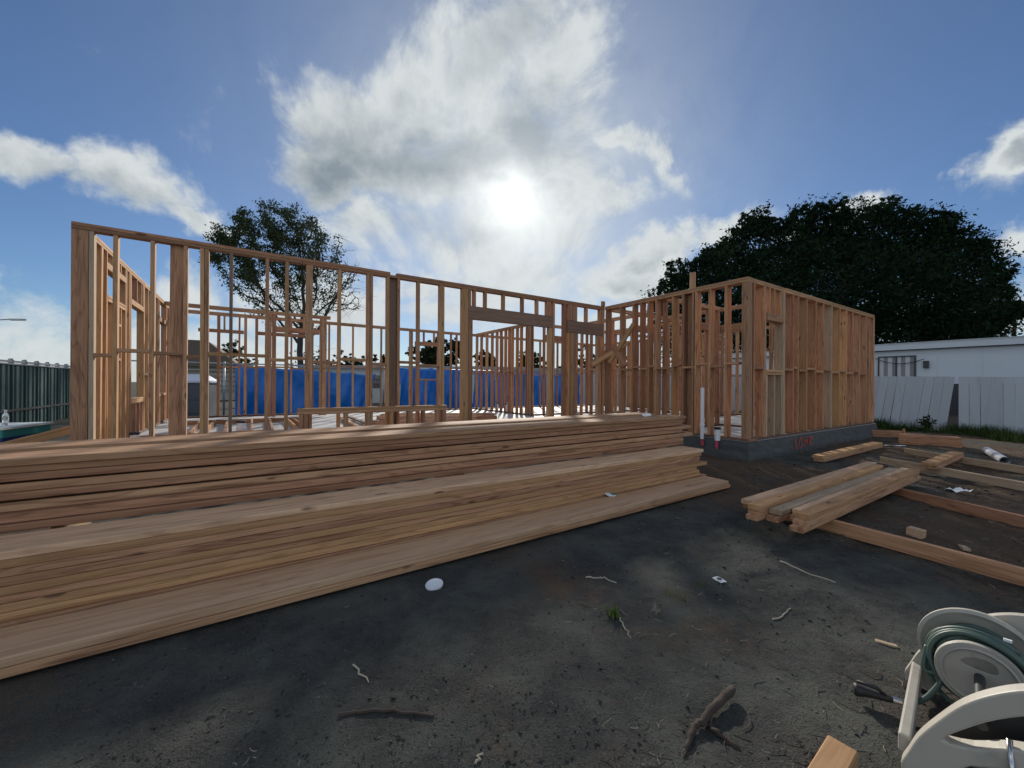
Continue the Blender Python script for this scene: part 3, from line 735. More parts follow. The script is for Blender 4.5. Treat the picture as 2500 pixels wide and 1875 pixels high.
rows = [(.038, -2.79, 6.02, 'fir_red', 'deeply recessed lowest dark board of the tall back lumber stack'), (.046, -2.77, 6.05, 'fir_red', 'recessed shadowed board second from bottom of the tall back lumber stack'),
        (.046, -2.727, 6.32, 'fir', 'narrow pale board jutting out furthest right in the tall back lumber stack'), (.010, None, 0, '', ''),
        (.042, -2.727, 6.05, 'fir_red', 'reddish knotty board under the middle gap of the tall back stack'), (.042, -2.727, 6.28, 'fir', 'board directly above the reddish knotty one in the tall back stack'), (.010, None, 0, '', ''),
        (.038, -2.735, 6.08, 'fir_red', 'shadowed board below the top pair of the tall back lumber stack'), (.038, -2.727, 6.15, 'fir', 'second board from the top at the front of the tall back lumber stack'),
        (.039, -2.727, 6.16, 'fir', 'top front board of the tall back stack with a sunlit upper face')]
for (t, b, e, m, lb) in rows:
    if b is not None:
        lot_board('lumber_board', e-L20, e, b+random.uniform(-.009, .009), zz+t/2, .286, t-.0022, m, lb, G3)
    zz += t
zt = zz
for k, (z, e, lb) in enumerate(((zt-.044, 6.10, 'board behind the top front one in the tall back stack'), (zt-.004, 5.95, 'thin raised back board on top of the tall back lumber stack'))):
    lot_board('lumber_board', e-L20, e, -2.43, z, .286, .038, 'fir', lb, G3)
for k in range(3):
    for j, bb in enumerate((-2.73, -2.43)):
        pass
# bearers carrying the tall back stack
for k, a in enumerate((.6, 3.1, 5.6)):
    for j in range(2):
        o = board('timber_bearer', hp(a, -2.93, .09+.19*j), hp(a, -2.30, .09+.19*j), .20, .188, (0, 0, 1), 'grey_wood')
        tag(o, 'thick grey timber bearer hidden underneath the tall back lumber stack', 'timber', 'bearers under the tall back stack')
# crumpled bag and packet lying on the lumber
def crumple(name, loc, size, m, label, cat, flat=.5, seed=1, parent=None):
    bm = bmesh.new(); bmesh.ops.create_icosphere(bm, subdivisions=3, radius=1); r_ = random.Random(seed)
    dirs = [(Vector((r_.gauss(0, 1), r_.gauss(0, 1), r_.gauss(0, 1))).normalized(), r_.uniform(.5, .95)) for _ in range(26)]
    for v_ in bm.verts:
        d = v_.co.normalized(); h = min((o_/max(1e-3, d.dot(n_)) for n_, o_ in dirs if d.dot(n_) > .1), default=1)
        v_.co = d*min(1.1, h); v_.co = Vector((v_.co.x*size[0], v_.co.y*size[1], max(-.5, v_.co.z)*size[2]))
    me = bpy.data.meshes.new(name); bm.to_mesh(me); bm.free(); me.materials.append(M[m])
    o = link(bpy.data.objects.new(name, me), parent); o.location = loc; o.rotation_euler = (0, 0, r_.uniform(0, 6))
    return tag(o, label, cat)
crumple('plastic_bag', hp(5.62, -2.70, zt+.018), (.075, .05, .036), 'paper', 'small crumpled white plastic bag on the right end of the tall lumber stack', 'bag', seed=3)
o = MB().box((0, 0, 0), (.11, .05, .012)).build('nail_packet', 'paper'); o.location = hp(4.35, -3.285, .088); o.rotation_euler = (.25, .15, ROT+.1)
tag(o, 'flat white and green packet dropped between the front plank and the middle stack', 'packet')
MB().box((.028, 0, .0075), (.05, .046, .003)).build('green_panel', 'teal', o)

# ------------------------------------------------------------------ low wall section in front of the long wall
kw = empty('low_wall_section', hp(2.04, -.17, 0), ROT, 'low framed wall section with double top plate standing in front of the tall front wall', 'wall section')
KL, KH = 2.03, .784
for z in (KH-.019, KH-.058): board('top_plate', (0, 0, z), (KL, 0, z), .089, .0375, (0, 1, 0), 'fir_yellow' if z > KH-.03 else 'fir', kw)
board('bottom_plate', (0, 0, .019), (KL, 0, .019), .089, .038, (0, 1, 0), 'fir', kw)
for x, t in ((.02, .038), (.062, .05), (.55, .05), (.83, .09), (1.17, .038), (1.42, .07), (1.64, .04), (1.86, .038), (1.96, .06)):
    board('stud', (x+t/2, 0, .04), (x+t/2, 0, KH-.078), .089, t, (0, 1, 0), pick(5, 3, 2), kw)

# ------------------------------------------------------------------ framing lying on the slab
fp = empty('floor_wall_panel', hp(0, 0, SL), ROT, 'stud wall panel assembled flat on the concrete slab behind the tall front wall', 'wall panel')
for k, (a0, b0, a1, b1) in enumerate([(.80, 1.42, .76, 3.68), (.95, 1.42, .98, 3.68), (1.22, 1.42, 1.18, 3.68), (1.565, 1.42, 1.58, 3.68), (1.84, 1.35, 1.885, 3.68), (2.2, 2.0, 2.19, 3.5), (2.33, 2.1, 2.3, 3.5)]):
    board('stud', (a0, b0, .05), (a1, b1, .05), .038, .09, (1, 0, 0), 'fir_yellow' if k % 2 else 'fir', fp)
board('plate', (.3, 3.735, .05), (2.45, 3.735, .05), .038, .089, (0, 1, 0), 'fir_red', fp)
board('plate', (.3, 1.38, .05), (1.8, 1.38, .05), .038, .089, (0, 1, 0), 'fir_red', fp)
o = board('loose_beam', hp(3.26, 3.71, SL+.05), hp(3.13, 1.05, SL+.05), .038, .09, (0, 0, 1), 'fir_yellow'); tag(o, 'pale beam on edge lying across the slab behind the low wall section', 'beam')
o = board('loose_beam', hp(3.46, 3.71, SL+.05), hp(3.4, 1.0, SL+.05), .038, .09, (0, 0, 1), 'aged'); tag(o, 'dark beam on edge lying beside the pale beam on the slab', 'beam')
rr_ = random.Random(21)
for k in range(15):
    Yc = 6.85+k*.215; xl = -3.0-.13*k*.35+rr_.uniform(-.15, .15); xr = -.35+rr_.uniform(-.35, .25)-(k*.02)
    tilt = rr_.uniform(-.08, .06)
    p = Vector((xl+.55, Yc-.1, SL+.055)); q = Vector((xr, Yc+.25+tilt, SL+.055))
    o = board('floor_board', p, q, .085, .038, (0, 0, 1), pick(3, 6, 1))
    tag(o, 'reddish board on edge, one of the rows laid across the slab behind the low wall section', 'board', 'boards laid in rows on the slab')

# ------------------------------------------------------------------ small stack of 2x4s, rails and loose boards at right
rails = [((5.30, -4.30), (5.155, -5.95), 'nearest long rail on edge in the soil, running out from under the small lumber stack', 'fir'),
         ((7.18, -4.30), (6.58, -5.75), 'second long rail on edge in the soil under the small lumber stack', 'fir_red'),
         ((9.36, -3.97), (8.42, -5.75), 'third thin rail in the soil, passing under the short double board', 'grey_wood'),
         ((10.84, -3.92), (9.86, -5.6), 'farthest thin rail in the soil near the white pipe', 'grey_wood')]
for (p, q, lb, m) in rails:
    z = .044 if 'long' in lb else .03
    o = board('ground_rail', hp(*p, z), hp(*q, z), .10, .038, (0, 0, 1), m); tag(o, lb, 'rail', 'long rails laid on the soil')
G4 = 'short boards in the small lumber stack'
sm = [(-4.66, 0, 4.715, 7.70, 'fir'), (-4.66, 1, 4.76, 7.66, 'fir'), (-4.66, 2, 4.80, 7.67, 'fir_yellow'),
      (-4.555, 0, 4.98, 7.8, 'fir_red'), (-4.555, 1, 5.02, 7.9, 'plank'),
      (-4.46, 0, 4.82, 7.6, 'fir_red'), (-4.46, 1, 4.87, 7.8, 'grey_wood'),
      (-4.365, 0, 4.71, 7.5, 'fir'), (-4.365, 1, 4.75, 7.55, 'fir'), (-4.365, 2, 4.735, 7.64, 'fir_yellow'),
      (-4.272, 1, 4.86, 7.65, 'fir'), (-4.272, 2, 4.83, 7.78, 'plank')]
nm = {-4.66: 'nearest row', -4.555: 'second row', -4.46: 'middle recessed row', -4.365: 'fourth row', -4.272: 'back row'}
lv = ['bottom', 'middle', 'top']
for (b, l, a0, a1, m) in sm:
    lot_board('lumber_board', a0, a1, b, .096+.0385*l+.019, .089, .037, m, f'{lv[l]} board in the {nm[b]} of the small stack of short lumber', G4, jit=.0015)
def ends_board(name, x0, y0, x1, y1, z, w, t, m, lb, cat='board', side=None):
    o = board(name, (x0, y0, z+t/2), (x1, y1, z+t/2), w, t, side or V, m); return tag(o, lb, cat)
p, q = hp(8.57, -3.47), hp(11.27, -3.47)
ends_board('lumber_board', p.x, p.y, q.x, q.y, .0, .14, .045, 'fir', 'lower of two boards lying on the soil beside the concrete foundation')
p, q = hp(8.55, -3.46), hp(11.25, -3.46)
ends_board('lumber_board', p.x, p.y, q.x, q.y, .046, .14, .045, 'fir_yellow', 'upper pale board lying on the soil beside the concrete foundation')
p, q = hp(8.92, -4.56), hp(10.55, -4.56)
ends_board('lumber_board', p.x, p.y, q.x, q.y, .055, .14, .038, 'fir_red', 'lower of two short boards lying across the thin far rails')
p, q = hp(8.90, -4.55), hp(10.58, -4.55)
ends_board('lumber_board', p.x, p.y, q.x, q.y, .094, .14, .038, 'fir_yellow', 'upper pale short board lying across the thin far rails')
bm_ = empty('bundle_of_blocks', (7.93, 7.5, 0), 0, 'short bundle of boards on edge beside the grass by the white fence', 'bundle')
for k in range(6):
    pa = Vector((-.31, .30, .095))+Vector((.03*k, .04*k, 0)); pb = Vector((.28, -.24, .095))+Vector((.03*k, .04*k, 0))
    board('board', pa+Vector((random.uniform(-.02, .02), 0, 0)), pb, .19, .037, (0, 0, 1), pick(4, 5, 1), bm_)
o = board('form_board', (7.86, 9.0, .075), (8.55, 8.72, .075), .15, .038, (0, 0, 1), 'fir_red'); tag(o, 'short form board on edge at the far corner of the foundation', 'board')
o = board('wood_stake', (8.56, 8.70, 0), (8.56, 8.70, .2), .04, .03, (1, 0, 0), 'fir_yellow'); tag(o, 'small pale stake at the end of the short form board', 'stake')
for (x, y, sx, sy, sz, rz, m, lb) in [(3.03, 2.98, .075, .09, .06, .5, 'plank', 'small square wood offcut on the soil between the long rails'), (3.13, 2.75, .07, .04, .02, 1.1, 'grey_wood', 'tiny chipped wood offcut on brown soil near the nearest rail'),
                                     (2.98, 2.50, .17, .075, .03, -.45, 'plank', 'flat pale wood offcut beside the nearest long rail'), (1.665, 1.765, .07, .02, .01, -.5, 'grey_wood', 'thin pale wood splinter on the soil left of the hose reel')]:
    o = board('wood_offcut', (-sx/2, 0, 0), (sx/2, 0, 0), sy, sz, (0, 1, 0), m); o.location = (x, y, gz(x, y)+sz/2-.004); o.rotation_euler = (.06, .05, rz); tag(o, lb, 'offcut')
# board end in the foreground, cut square, pointing up-left
qa, qb = gp(2025, 1789, .045), gp(2092, 1840, .045); wv = qb-qa; ld = (gp(1968, 1875, .045)-qa); ld.z = 0; ld.normalize()
mid = (qa+qb)/2
o = board('lumber_offcut', Vector((mid.x, mid.y, .026)), Vector((mid.x, mid.y, .012))+ld*.42, wv.length, .038, wv, 'fir_yellow')
tag(o, 'short pale board end at the bottom edge of the view, left of the hose reel', 'board')

# white pipe, papers, lid
pv = MB(); P0, P1 = Vector((7.95, 6.67, .07)), Vector((7.14, 5.76, .06)); dr = (P1-P0).normalized()
pv.tube([P0, P1], .055, 18, False); pv.tube([P1, P0], .047, 18, False)
i = len(pv.v)-72
o = smooth_by_angle(pv.build('white_pipe', 'pvc')); tag(o, 'short white plastic pipe lying on the soil near the grass', 'pipe')
def sheet(name, x, y, sx, sy, rz, lb, m='paper', fold=.02, cat='litter'):
    vs = []; n = 5; r_ = random.Random(int(x*100))
    for j in range(n):
        for i_ in range(n): vs.append(((i_/(n-1)-.5)*sx*(1-.25*abs(j/(n-1)-.5)), (j/(n-1)-.5)*sy, r_.uniform(0, fold)))
    fs = [(j*n+i_, j*n+i_+1, (j+1)*n+i_+1, (j+1)*n+i_) for j in range(n-1) for i_ in range(n-1)]
    o = mesh(name, vs, fs, m); md = o.modifiers.new('thick', 'SOLIDIFY'); md.thickness = .002
    o.location = (x, y, gz(x, y)+.006); o.rotation_euler = (0, 0, rz); return tag(o, lb, cat)
sheet('paper_scrap', 4.87, 4.34, .24, .14, .3, 'torn white paper scrap on the soil between the far rails', fold=.04)
sheet('paper_scrap', 7.25, 6.18, .34, .1, -.3, 'white paper scrap beside the white pipe', fold=.03)
sheet('paper_scrap', 7.27, 7.55, .36, .08, -.2, 'white sliver of paper past the pair of boards by the foundation', fold=.02)
sheet('paper_scrap', 2.74, 4.05, .11, .05, .2, 'small white scrap on the bare soil between both lumber piles', fold=.02)
o = sheet('paper_tag', 1.207, 2.303, .05, .065, .25, 'small white paper square with a round dark mark on the soil', fold=.004, cat='tag')
MB().lathe([(.014, 0), (.014, .001)], 14, Matrix.Translation((0, 0, .006))).build('round_mark', 'darksteel', o)
o = MB().lathe([(.001, .004), (.040, .005), (.043, .012), (.048, .012), (.048, .004), (.046, 0)], 28).build('litter_disc', 'pvc'); smooth_by_angle(o)
o.location = (-.418, 2.19, gz(-.418, 2.19)+.006); o.rotation_euler = (.18, -.06, 0); tag(o, 'round white plastic lid lying on the dark soil in front of the lumber', 'lid')

# roots and sticks
def wiggly(pts, n=5, amp=.01, seed=0):
    r_ = random.Random(seed); out = []
    for p, q in zip(pts, pts[1:]):
        for k in range(n): 
            t = k/n; out.append(Vector(p).lerp(Vector(q), t)+Vector((r_.gauss(0, amp), r_.gauss(0, amp), r_.gauss(0, amp*.5))))
    out.append(Vector(pts[-1])); return out
root = MB()
w1 = wiggly([gp(1788, 1676, .024), gp(1752, 1712, .02), gp(1722, 1748, .014), gp(1695, 1770, .012), gp(1682, 1810, .004), gp(1668, 1850, -.004)], 5, .002, 1)
rr1 = [.0155, .019, .020, .0195, .0185, .018, .018, .0175, .017, .017, .0165, .016, .0145, .0135, .013, .0125, .012, .0115, .011, .0105, .0095, .008, .007, .006, .005, .003]
w1 = [Vector((p.x, p.y, p.z+gz(p.x, p.y)+.004)) for p in w1]
root.tube(w1, [rr1[min(k, len(rr1)-1)]*.74*random.uniform(.93, 1.07) for k in range(len(w1))], 11)
w2 = wiggly([gp(1726, 1745, .012), gp(1745, 1772, .010), gp(1775, 1800, .006), gp(1830, 1850, -.012)], 5, .003, 2)
w2 = [Vector((p.x, p.y, p.z+gz(p.x, p.y))) for p in w2]
root.tube(w2, [.0085-.003*k/len(w2) for k in range(len(w2))], 8)
r_ = random.Random(4)
root.v = [v_+Vector((r_.gauss(0, .0011), r_.gauss(0, .0011), r_.gauss(0, .0011))) for v_ in root.v]
o = root.build('forked_root', 'root', None, True); tag(o, 'forked dead brown root lying on the soil at the bottom of the view', 'root')
stk = [([(830, 1747), (880, 1738), (960, 1732), (1060, 1745)], .007, 'root', 'dark curved stick half buried in the soil below the lumber'), ([(1906, 1359), (1960, 1383), (2040, 1412)], .006, 'stick', 'long thin pale stick on the soil right of the small lumber stack'),
       ([(1432, 1406), (1465, 1403), (1475, 1402), (1505, 1417)], .005, 'stick', 'bent pale twig on the soil near the sprouting weeds'), ([(865, 1625), (885, 1648), (900, 1662)], .004, 'stick', 'short twig on the dark soil below the front plank'),
       ([(1515, 1510), (1525, 1530), (1541, 1556)], .003, 'stick', 'thin twig just below the green weed'), ([(1885, 1500), (1912, 1490), (1930, 1478)], .004, 'stick', 'curved pale twig on brown soil left of the splinter'),
       ([(1160, 1862), (1180, 1840)], .005, 'stick', 'straight pale twig at the very bottom of the soil')]
for k, (ps, r_, m, lb) in enumerate(stk):
    w = wiggly([gp(x, y, .004) for x, y in ps], 4, .004, k+9)
    w = [Vector((p.x, p.y, gz(p.x, p.y)+r_*.6)) for p in w]
    o = MB().tube(w, [r_*(1-.4*j/len(w)) for j in range(len(w))], 6).build('twig', m, None, True); tag(o, lb, 'twig')

# loose clods, pebbles and straw on the soil: nobody could count them
def scatter():
    n = 60000; ys = .95+7.5*rng.random(n)**1.7; xs = (rng.random(n)*2.5-1.15)*ys*1.0
    a = (xs+4.51)*U.x+(ys-4.065)*U.y; b = (xs+4.51)*V.x+(ys-4.065)*V.y
    k = (b < -3.62) | ((a > 6.3) & (b < -3.0)); xs, ys = xs[k], ys[k]
    den = vnoise(xs*1.3, ys*1.3, 40)+.5; k = rng.random(len(xs)) < .15+.95*den; xs, ys = xs[k], ys[k]; n = len(xs)
    sz = .0010+.0016*rng.random(n)+.006*rng.random(n)**18; sz *= np.clip(ys*.5, .9, 2.2)
    ico = np.array([(0, 0, 1), (.89, 0, .45), (.28, .85, .45), (-.72, .53, .45), (-.72, -.53, .45), (.28, -.85, .45), (.72, .53, -.45), (-.28, .85, -.45), (-.89, 0, -.45), (-.28, -.85, -.45), (.72, -.53, -.45), (0, 0, -1)])
    fi = np.array([(0, 1, 2), (0, 2, 3), (0, 3, 4), (0, 4, 5), (0, 5, 1), (1, 6, 2), (2, 7, 3), (3, 8, 4), (4, 9, 5), (5, 10, 1), (6, 7, 2), (7, 8, 3), (8, 9, 4), (9, 10, 5), (10, 6, 1)])
    Rm = rand_rot(n); v = ico[None]*(1+.35*rng.normal(size=(n, 12, 1)))
    v = np.einsum('nij,nkj->nki', Rm, v)*sz[:, None, None]*np.array([1, 1, .65])
    v += np.stack([xs, ys, ground_h(xs, ys)+sz*.2], 1)[:, None, :]
    f = (fi[None]+np.arange(n)[:, None, None]*12).reshape(-1, 3)
    tag(raw_mesh('dirt_clods', v.reshape(-1, 3), f, 'clod'), 'loose clods and gravel scattered over the dark soil', 'gravel', kind='stuff')
    def straws(name, n, m, lb, cat, L, w, xfun, rise=.004):
        xs, ys = xfun(n); n = len(xs); an = rng.random(n)*6.283; ln = L*(.4+rng.random(n)); cur = rng.normal(size=n)*.25
        vs = []; t = np.linspace(-.5, .5, 4)
        dx, dy = np.cos(an), np.sin(an)
        for tt in t:
            cx = xs+dx*ln*tt-dy*ln*cur*tt*tt*2; cy = ys+dy*ln*tt+dx*ln*cur*tt*tt*2; cz = ground_h(cx, cy)+rise+.004*rng.random(n)
            for sg in (-1, 1): vs.append(np.stack([cx-dy*w*sg, cy+dx*w*sg, cz+.0008*sg], 1))
        v = np.stack(vs, 1); i0 = np.arange(n)*8
        f = np.concatenate([np.stack([i0+2*j, i0+2*j+1, i0+2*j+3, i0+2*j+2], 1) for j in range(3)])
        tag(raw_mesh(name, v.reshape(-1, 3), f, m), lb, cat, kind='stuff')
    def near(n):
        ys = 1.0+4.5*rng.random(n)**1.5; xs = (.05+1.3*rng.random(n)**.7)*ys
        k = (vnoise(xs*1.6, ys*1.6, 77)+.5) > .35+.3*rng.random(n); return xs[k], ys[k]
    def near2(n):
        ys = 1.0+3*rng.random(n)**1.5; xs = (-.9+1.5*rng.random(n))*ys; b = (xs+4.51)*V.x+(ys-4.065)*V.y
        k = b < -3.65; return xs[k], ys[k]
    straws('straw_litter', 800, 'straw', 'pale dry straw and root fibres littering the soil at right', 'straw', .035, .0007, near)
    straws('root_litter', 450, 'root', 'dark fine roots littering the soil at right', 'roots', .06, .0012, near)
    straws('straw_litter', 70, 'straw', 'few pale straws on the dark soil in front of the lumber', 'straw', .02, .0006, near2)
scatter()

def blades(name, cx, cy, n, spread, L, w, m, lean=.6, parent=None, base=None):
    ax = cx+rng.normal(size=n)*spread if np.isscalar(spread) else cx+rng.normal(size=n)*spread[0]
    ay = cy+rng.normal(size=n)*(spread if np.isscalar(spread) else spread[1])
    an = rng.random(n)*6.283; ln = L*(.5+.7*rng.random(n)); le = lean*rng.random(n)
    z0 = ground_h(ax, ay)-.005 if base is None else np.full(n, base)
    dx, dy = np.cos(an), np.sin(an); vs = []
    for t in (0, .5, 1):
        k = le*t*t; h = ln*t*np.cos(k*.9); o_ = ln*t*np.sin(k)
        ww = w*(1-.93*t)
        c = np.stack([ax+dx*o_, ay+dy*o_, z0+h], 1); sd = np.stack([-dy, dx, 0*dx], 1)*np.broadcast_to(ww, (n,))[:, None]
        vs += [c-sd, c+sd]
    v = np.stack(vs, 1); i0 = np.arange(n)*6
    f = np.concatenate([np.stack([i0, i0+1, i0+3, i0+2], 1), np.stack([i0+2, i0+3, i0+5, i0+4], 1)])
    return raw_mesh(name, v.reshape(-1, 3), f, m, parent)
# weeds sprouting from the soil
for (px, py, n, sp, L, w, m, lb) in [(1500, 1505, 16, .014, .06, .0105, 'weed', 'small bright green weed with rounded blades sprouting from the soil'), (1655, 1455, 60, .035, .05, .0012, 'drygrass', 'tuft of dry yellowish grass on the soil'),
                                     (1600, 1492, 9, .012, .05, .002, 'straw', 'pale forked dry weed beside the green sprout'), (1715, 1425, 22, .02, .045, .0012, 'weed', 'thin sparse green tuft beside the paper square')]:
    g = gp(px, py); o = blades('weed', g.x, g.y, n, sp, L, w, m, 1.3); tag(o, lb, 'weed', kind='stuff')

# ------------------------------------------------------------------ hose reel
def hose_reel():
    fdir = Vector((-.75, -.66, 0)).normalized(); rdir = Vector((-fdir.y, fdir.x, 0)); zup = Vector((0, 0, 1))
    base = Vector((1.52, 1.29, 0)); g0 = gz(1.3, 1.1)
    root_ = empty('hose_reel', base+zup*g0, 0, 'taupe plastic hose reel with green hose wound on, standing on the soil at lower right', 'hose reel')
    R3 = Matrix((rdir, zup, fdir)).transposed(); fr = R3.to_4x4()      # local x = right, y = up, z = towards the viewer
    def cr(pts, n=5):                            # smooth closed curve
        out = []; N_ = len(pts)
        for k in range(N_):
            p0, p1, p2, p3 = (Vector(pts[(k+d) % N_]) for d in (-1, 0, 1, 2))
            for j in range(n):
                t = j/n; q = .5*((2*p1)+(p2-p0)*t+(2*p0-5*p1+4*p2-p3)*t*t+(3*p1-p0-3*p2+p3)*t**3); out.append((q.x, q.y))
        return out
    def panel(name, off, dx, outline, holes, t, bev=.011):
        o = MB().prism(outline, t, Matrix.Translation(fdir*off+rdir*dx) @ fr, holes).build(name, 'reel', root_)
        md = o.modifiers.new('bevel', 'BEVEL'); md.width = bev; md.segments = 3; md.limit_method = 'ANGLE'; return o
    top = [(-.212, 0), (-.214, .03), (-.20, .07), (-.178, .13), (-.14, .20), (-.095, .272), (-.045, .328), (.01, .372), (.07, .398), (.13, .40), (.19, .375), (.235, .32), (.265, .235), (.28, .13), (.29, .03), (.285, 0)]
    top = top[:1]+[q_ for q_ in cr(top, 4)[4:4*14]]+[top[-1]]
    und = [(.225, 0), (.205, .05), (.16, .10), (.10, .135), (.03, .148), (-.03, .143), (-.08, .115), (-.12, .065), (-.14, 0)]
    slot = cr([(-.130, .152), (-.075, .168), (-.01, .212), (.07, .238), (.15, .235), (.215, .22), (.21, .27), (.165, .318), (.10, .34), (.03, .318), (-.035, .268), (-.09, .208)], 3)
    panel('front_frame', .315, .06, top+und, [slot], .045, .016)
    shade_panel = MB().prism([(x*.86+.01, .02+z*.84) for x, z in top+und], .012, Matrix.Translation(fdir*.245+rdir*.06) @ fr).build('interior_shade_panel', 'black', root_)  # added black panel, standing in for the shade inside the hollow frame
    panel('rear_frame', -.20, .03, [(x, z*.93) for x, z in top+und], None, .026)
    for r_ in (-.155, .28):
        o = MB().box(fdir*.055+rdir*(r_+.005)+zup*.055, (.03, .055, .50), R3).build('foot_bar', 'reel', root_)
        md = o.modifiers.new('bevel', 'BEVEL'); md.width = .006; md.segments = 2
    axm = Matrix.Translation(zup*.205) @ fr
    ring = lambda z0, r, lip: [(.03, z0), (r-.02, z0), (r-.004, z0+lip*.3), (r, z0+lip*.7), (r, z0+lip), (r-.010, z0+lip+.006), (r-.028, z0+lip*.5+.006), (.03, z0+lip*.5+.006)]
    smooth_by_angle(MB().lathe(ring(-.165, .150, .034), 56, axm).build('rear_flange', 'reel', root_), 50)
    smooth_by_angle(MB().lathe([(.05, -.15), (.05, -.03)], 32, axm).build('drum', 'reel', root_))
    disc = [(.100*math.cos(R(a)), .100*math.sin(R(a))) for a in range(0, 360, 7)]
    slot2 = cr([(-.040, .030), (-.02, .052), (.01, .058), (.033, .050), (.036, .026), (.0, .022)], 4)
    o = MB().prism(disc, .022, axm @ Matrix.Translation((0, 0, 0)), [slot2]).build('hub_disc', 'reel', root_)
    md = o.modifiers.new('bevel', 'BEVEL'); md.width = .006; md.segments = 3; md.limit_method = 'ANGLE'
    smooth_by_angle(MB().lathe([(.080, .021), (.080, .027), (.084, .030), (.088, .027), (.088, .021)], 40, axm).build('hub_rib', 'reel', root_))
    smooth_by_angle(MB().lathe([(.012, .02), (.012, .30)], 14, axm).build('axle', 'darksteel', root_))
    hs = MB(); hr = .0078
    for lay in range(3):
        pts = []; nturn = 8
        for k in range(nturn*22+1):
            a = 2*math.pi*k/22; q = k/(nturn*22); z = -.135+.115*(q if lay % 2 == 0 else 1-q)
            rad = .064+.0150*lay+.003*math.sin(k*.07+lay)
            pts.append(axm @ Vector((rad*math.cos(a), rad*math.sin(a), z)))
        hs.tube(pts, hr, 8)
    for (z, rx, ry, dy, t0) in ((-.012, .112, .106, .006, 0), (-.030, .116, .112, .0, .3), (-.055, .114, .110, .004, .8), (-.02, .118, .128, -.022, .1), (-.075, .118, .104, .002, 1.4)):
        pts = [axm @ Vector((rx*math.cos(2*math.pi*k/44+t0), ry*math.sin(2*math.pi*k/44+t0)+dy, z+.014*math.sin(2*math.pi*k/44*2+t0))) for k in range(45)]
        hs.tube(pts, hr, 8)
    e = [axm @ Vector((-.118, .02, -.03)), axm @ Vector((-.124, -.05, .0)), gp(2300, 1640, .15)-base, gp(2268, 1686, .085)-base, gp(2230, 1704, .045)-base, gp(2192, 1700, .035)-base]
    cu = []
    for k in range(len(e)-1):
        p0, p1, p2, p3 = e[max(0, k-1)], e[k], e[k+1], e[min(len(e)-1, k+2)]
        for j in range(8):
            t = j/8; cu.append(.5*((2*p1)+(p2-p0)*t+(2*p0-5*p1+4*p2-p3)*t*t+(3*p1-p0-3*p2+p3)*t**3))
    cu.append(e[-1]); hs.tube(cu, hr, 10)
    hs.build('hose', 'hose', root_, True)
    n0 = cu[-1]; n1 = gp(2092, 1672, .035)-base; d = (n1-n0).normalized()
    MB().tube([n0-d*.010, n0+d*.001, n0+d*.002, n0+d*.014], [.0095, .0095, .0105, .0105], 14).build('collar', 'steel', root_)
    Ln = (n1-n0).length
    nz = MB().tube([n0+d*.014, n0+d*Ln*.3, n0+d*Ln*.6, n0+d*Ln*.8, n1, n1+d*.008], [.010, .012, .013, .016, .021, .019], 14)
    nz.tube([n0.lerp(n1, .3)+zup*.010, n0.lerp(n1, .5)+zup*.026, n1+zup*.030], [.006, .007, .005], 8); nz.build('nozzle', 'black', root_, True)
    MB().tube([axm @ Vector((.045, .02, .345)), axm @ Vector((.047, -.03, .37)), axm @ Vector((.05, -.055, .38))], .006, 10).build('crank', 'steel', root_, True)
    MB().tube([axm @ Vector((.05, -.055, .38)), axm @ Vector((.052, -.078, .388))], .0125, 12).build('crank_knob', 'black', root_, True)
    MB().box(axm @ Vector((.06, .112, -.06)), (.018, .008, .008), R3).build('hose_clip', 'paper', root_)
hose_reel()

# ------------------------------------------------------------------ white board fence at right
def fence_board(parent, p, w, h, along, lean, thick=.02, zb=0.):
    out = [(-w/2+.001, 0), (w/2-.001, 0), (w/2-.001, h-.009), (w/2-.010, h), (-w/2+.010, h), (-w/2+.001, h-.009)]
    x = Vector((along.x, along.y, 0)).normalized(); nrm = x.cross(Vector((0, 0, 1)))
    mx = Matrix.Translation((p.x, p.y, zb+h)) @ Matrix((x, Vector((0, 0, 1)), nrm)).transposed().to_4x4() @ Matrix.Rotation(lean, 4, 'Z') @ Matrix.Translation((0, -h, -thick/2))
    return MB().prism(out, thick, mx).build('fence_board', 'white_paint', parent)
FD = Vector((-.5517, .8341, 0)); FS = Vector((11.8, 9.2, 0))
def fpt(t): return FS+FD*t
def fence_run(label, t0, t1, lean0, lean1, h0, h1, zb=-.05):
    f = empty('white_fence', (0, 0, 0), 0, label, 'fence'); w = .178; n = int((t1-t0)/w)
    for k in range(n):
        t = t0+(k+.5)*w; s = k/max(1, n-1)
        fence_board(f, fpt(t), w-.002+random.uniform(-.0025, .001), (h0+(h1-h0)*s)+.05+random.uniform(-.004, .004), -FD, (lean0+(lean1-lean0)*s)+random.gauss(0, .006), .02, zb)
    for z in (.35, 1.0): 
        o = board('fence_rail', fpt(t0+(.45 if lean0 < -.08 else 0))+Vector((.05, .035, z)), fpt(t1-(.12 if t1 == 1.03 else 0))+Vector((.05, .035, z)), .089, .038, (0, 0, 1), 'grey_wood', f)
    return f
fence_run('upright white board fence running towards the right edge of the view', -2.2, 1.03, .0, .01, 1.33, 1.38)
fence_run('leaning white board fence section with tilted boards beyond the dark gap', 1.06, 3.6, -.11, -.15, 1.39, 1.44)
fence_run('white board fence seen through the studs behind the house', 3.65, 17, -.03, .0, 1.50, 1.72)

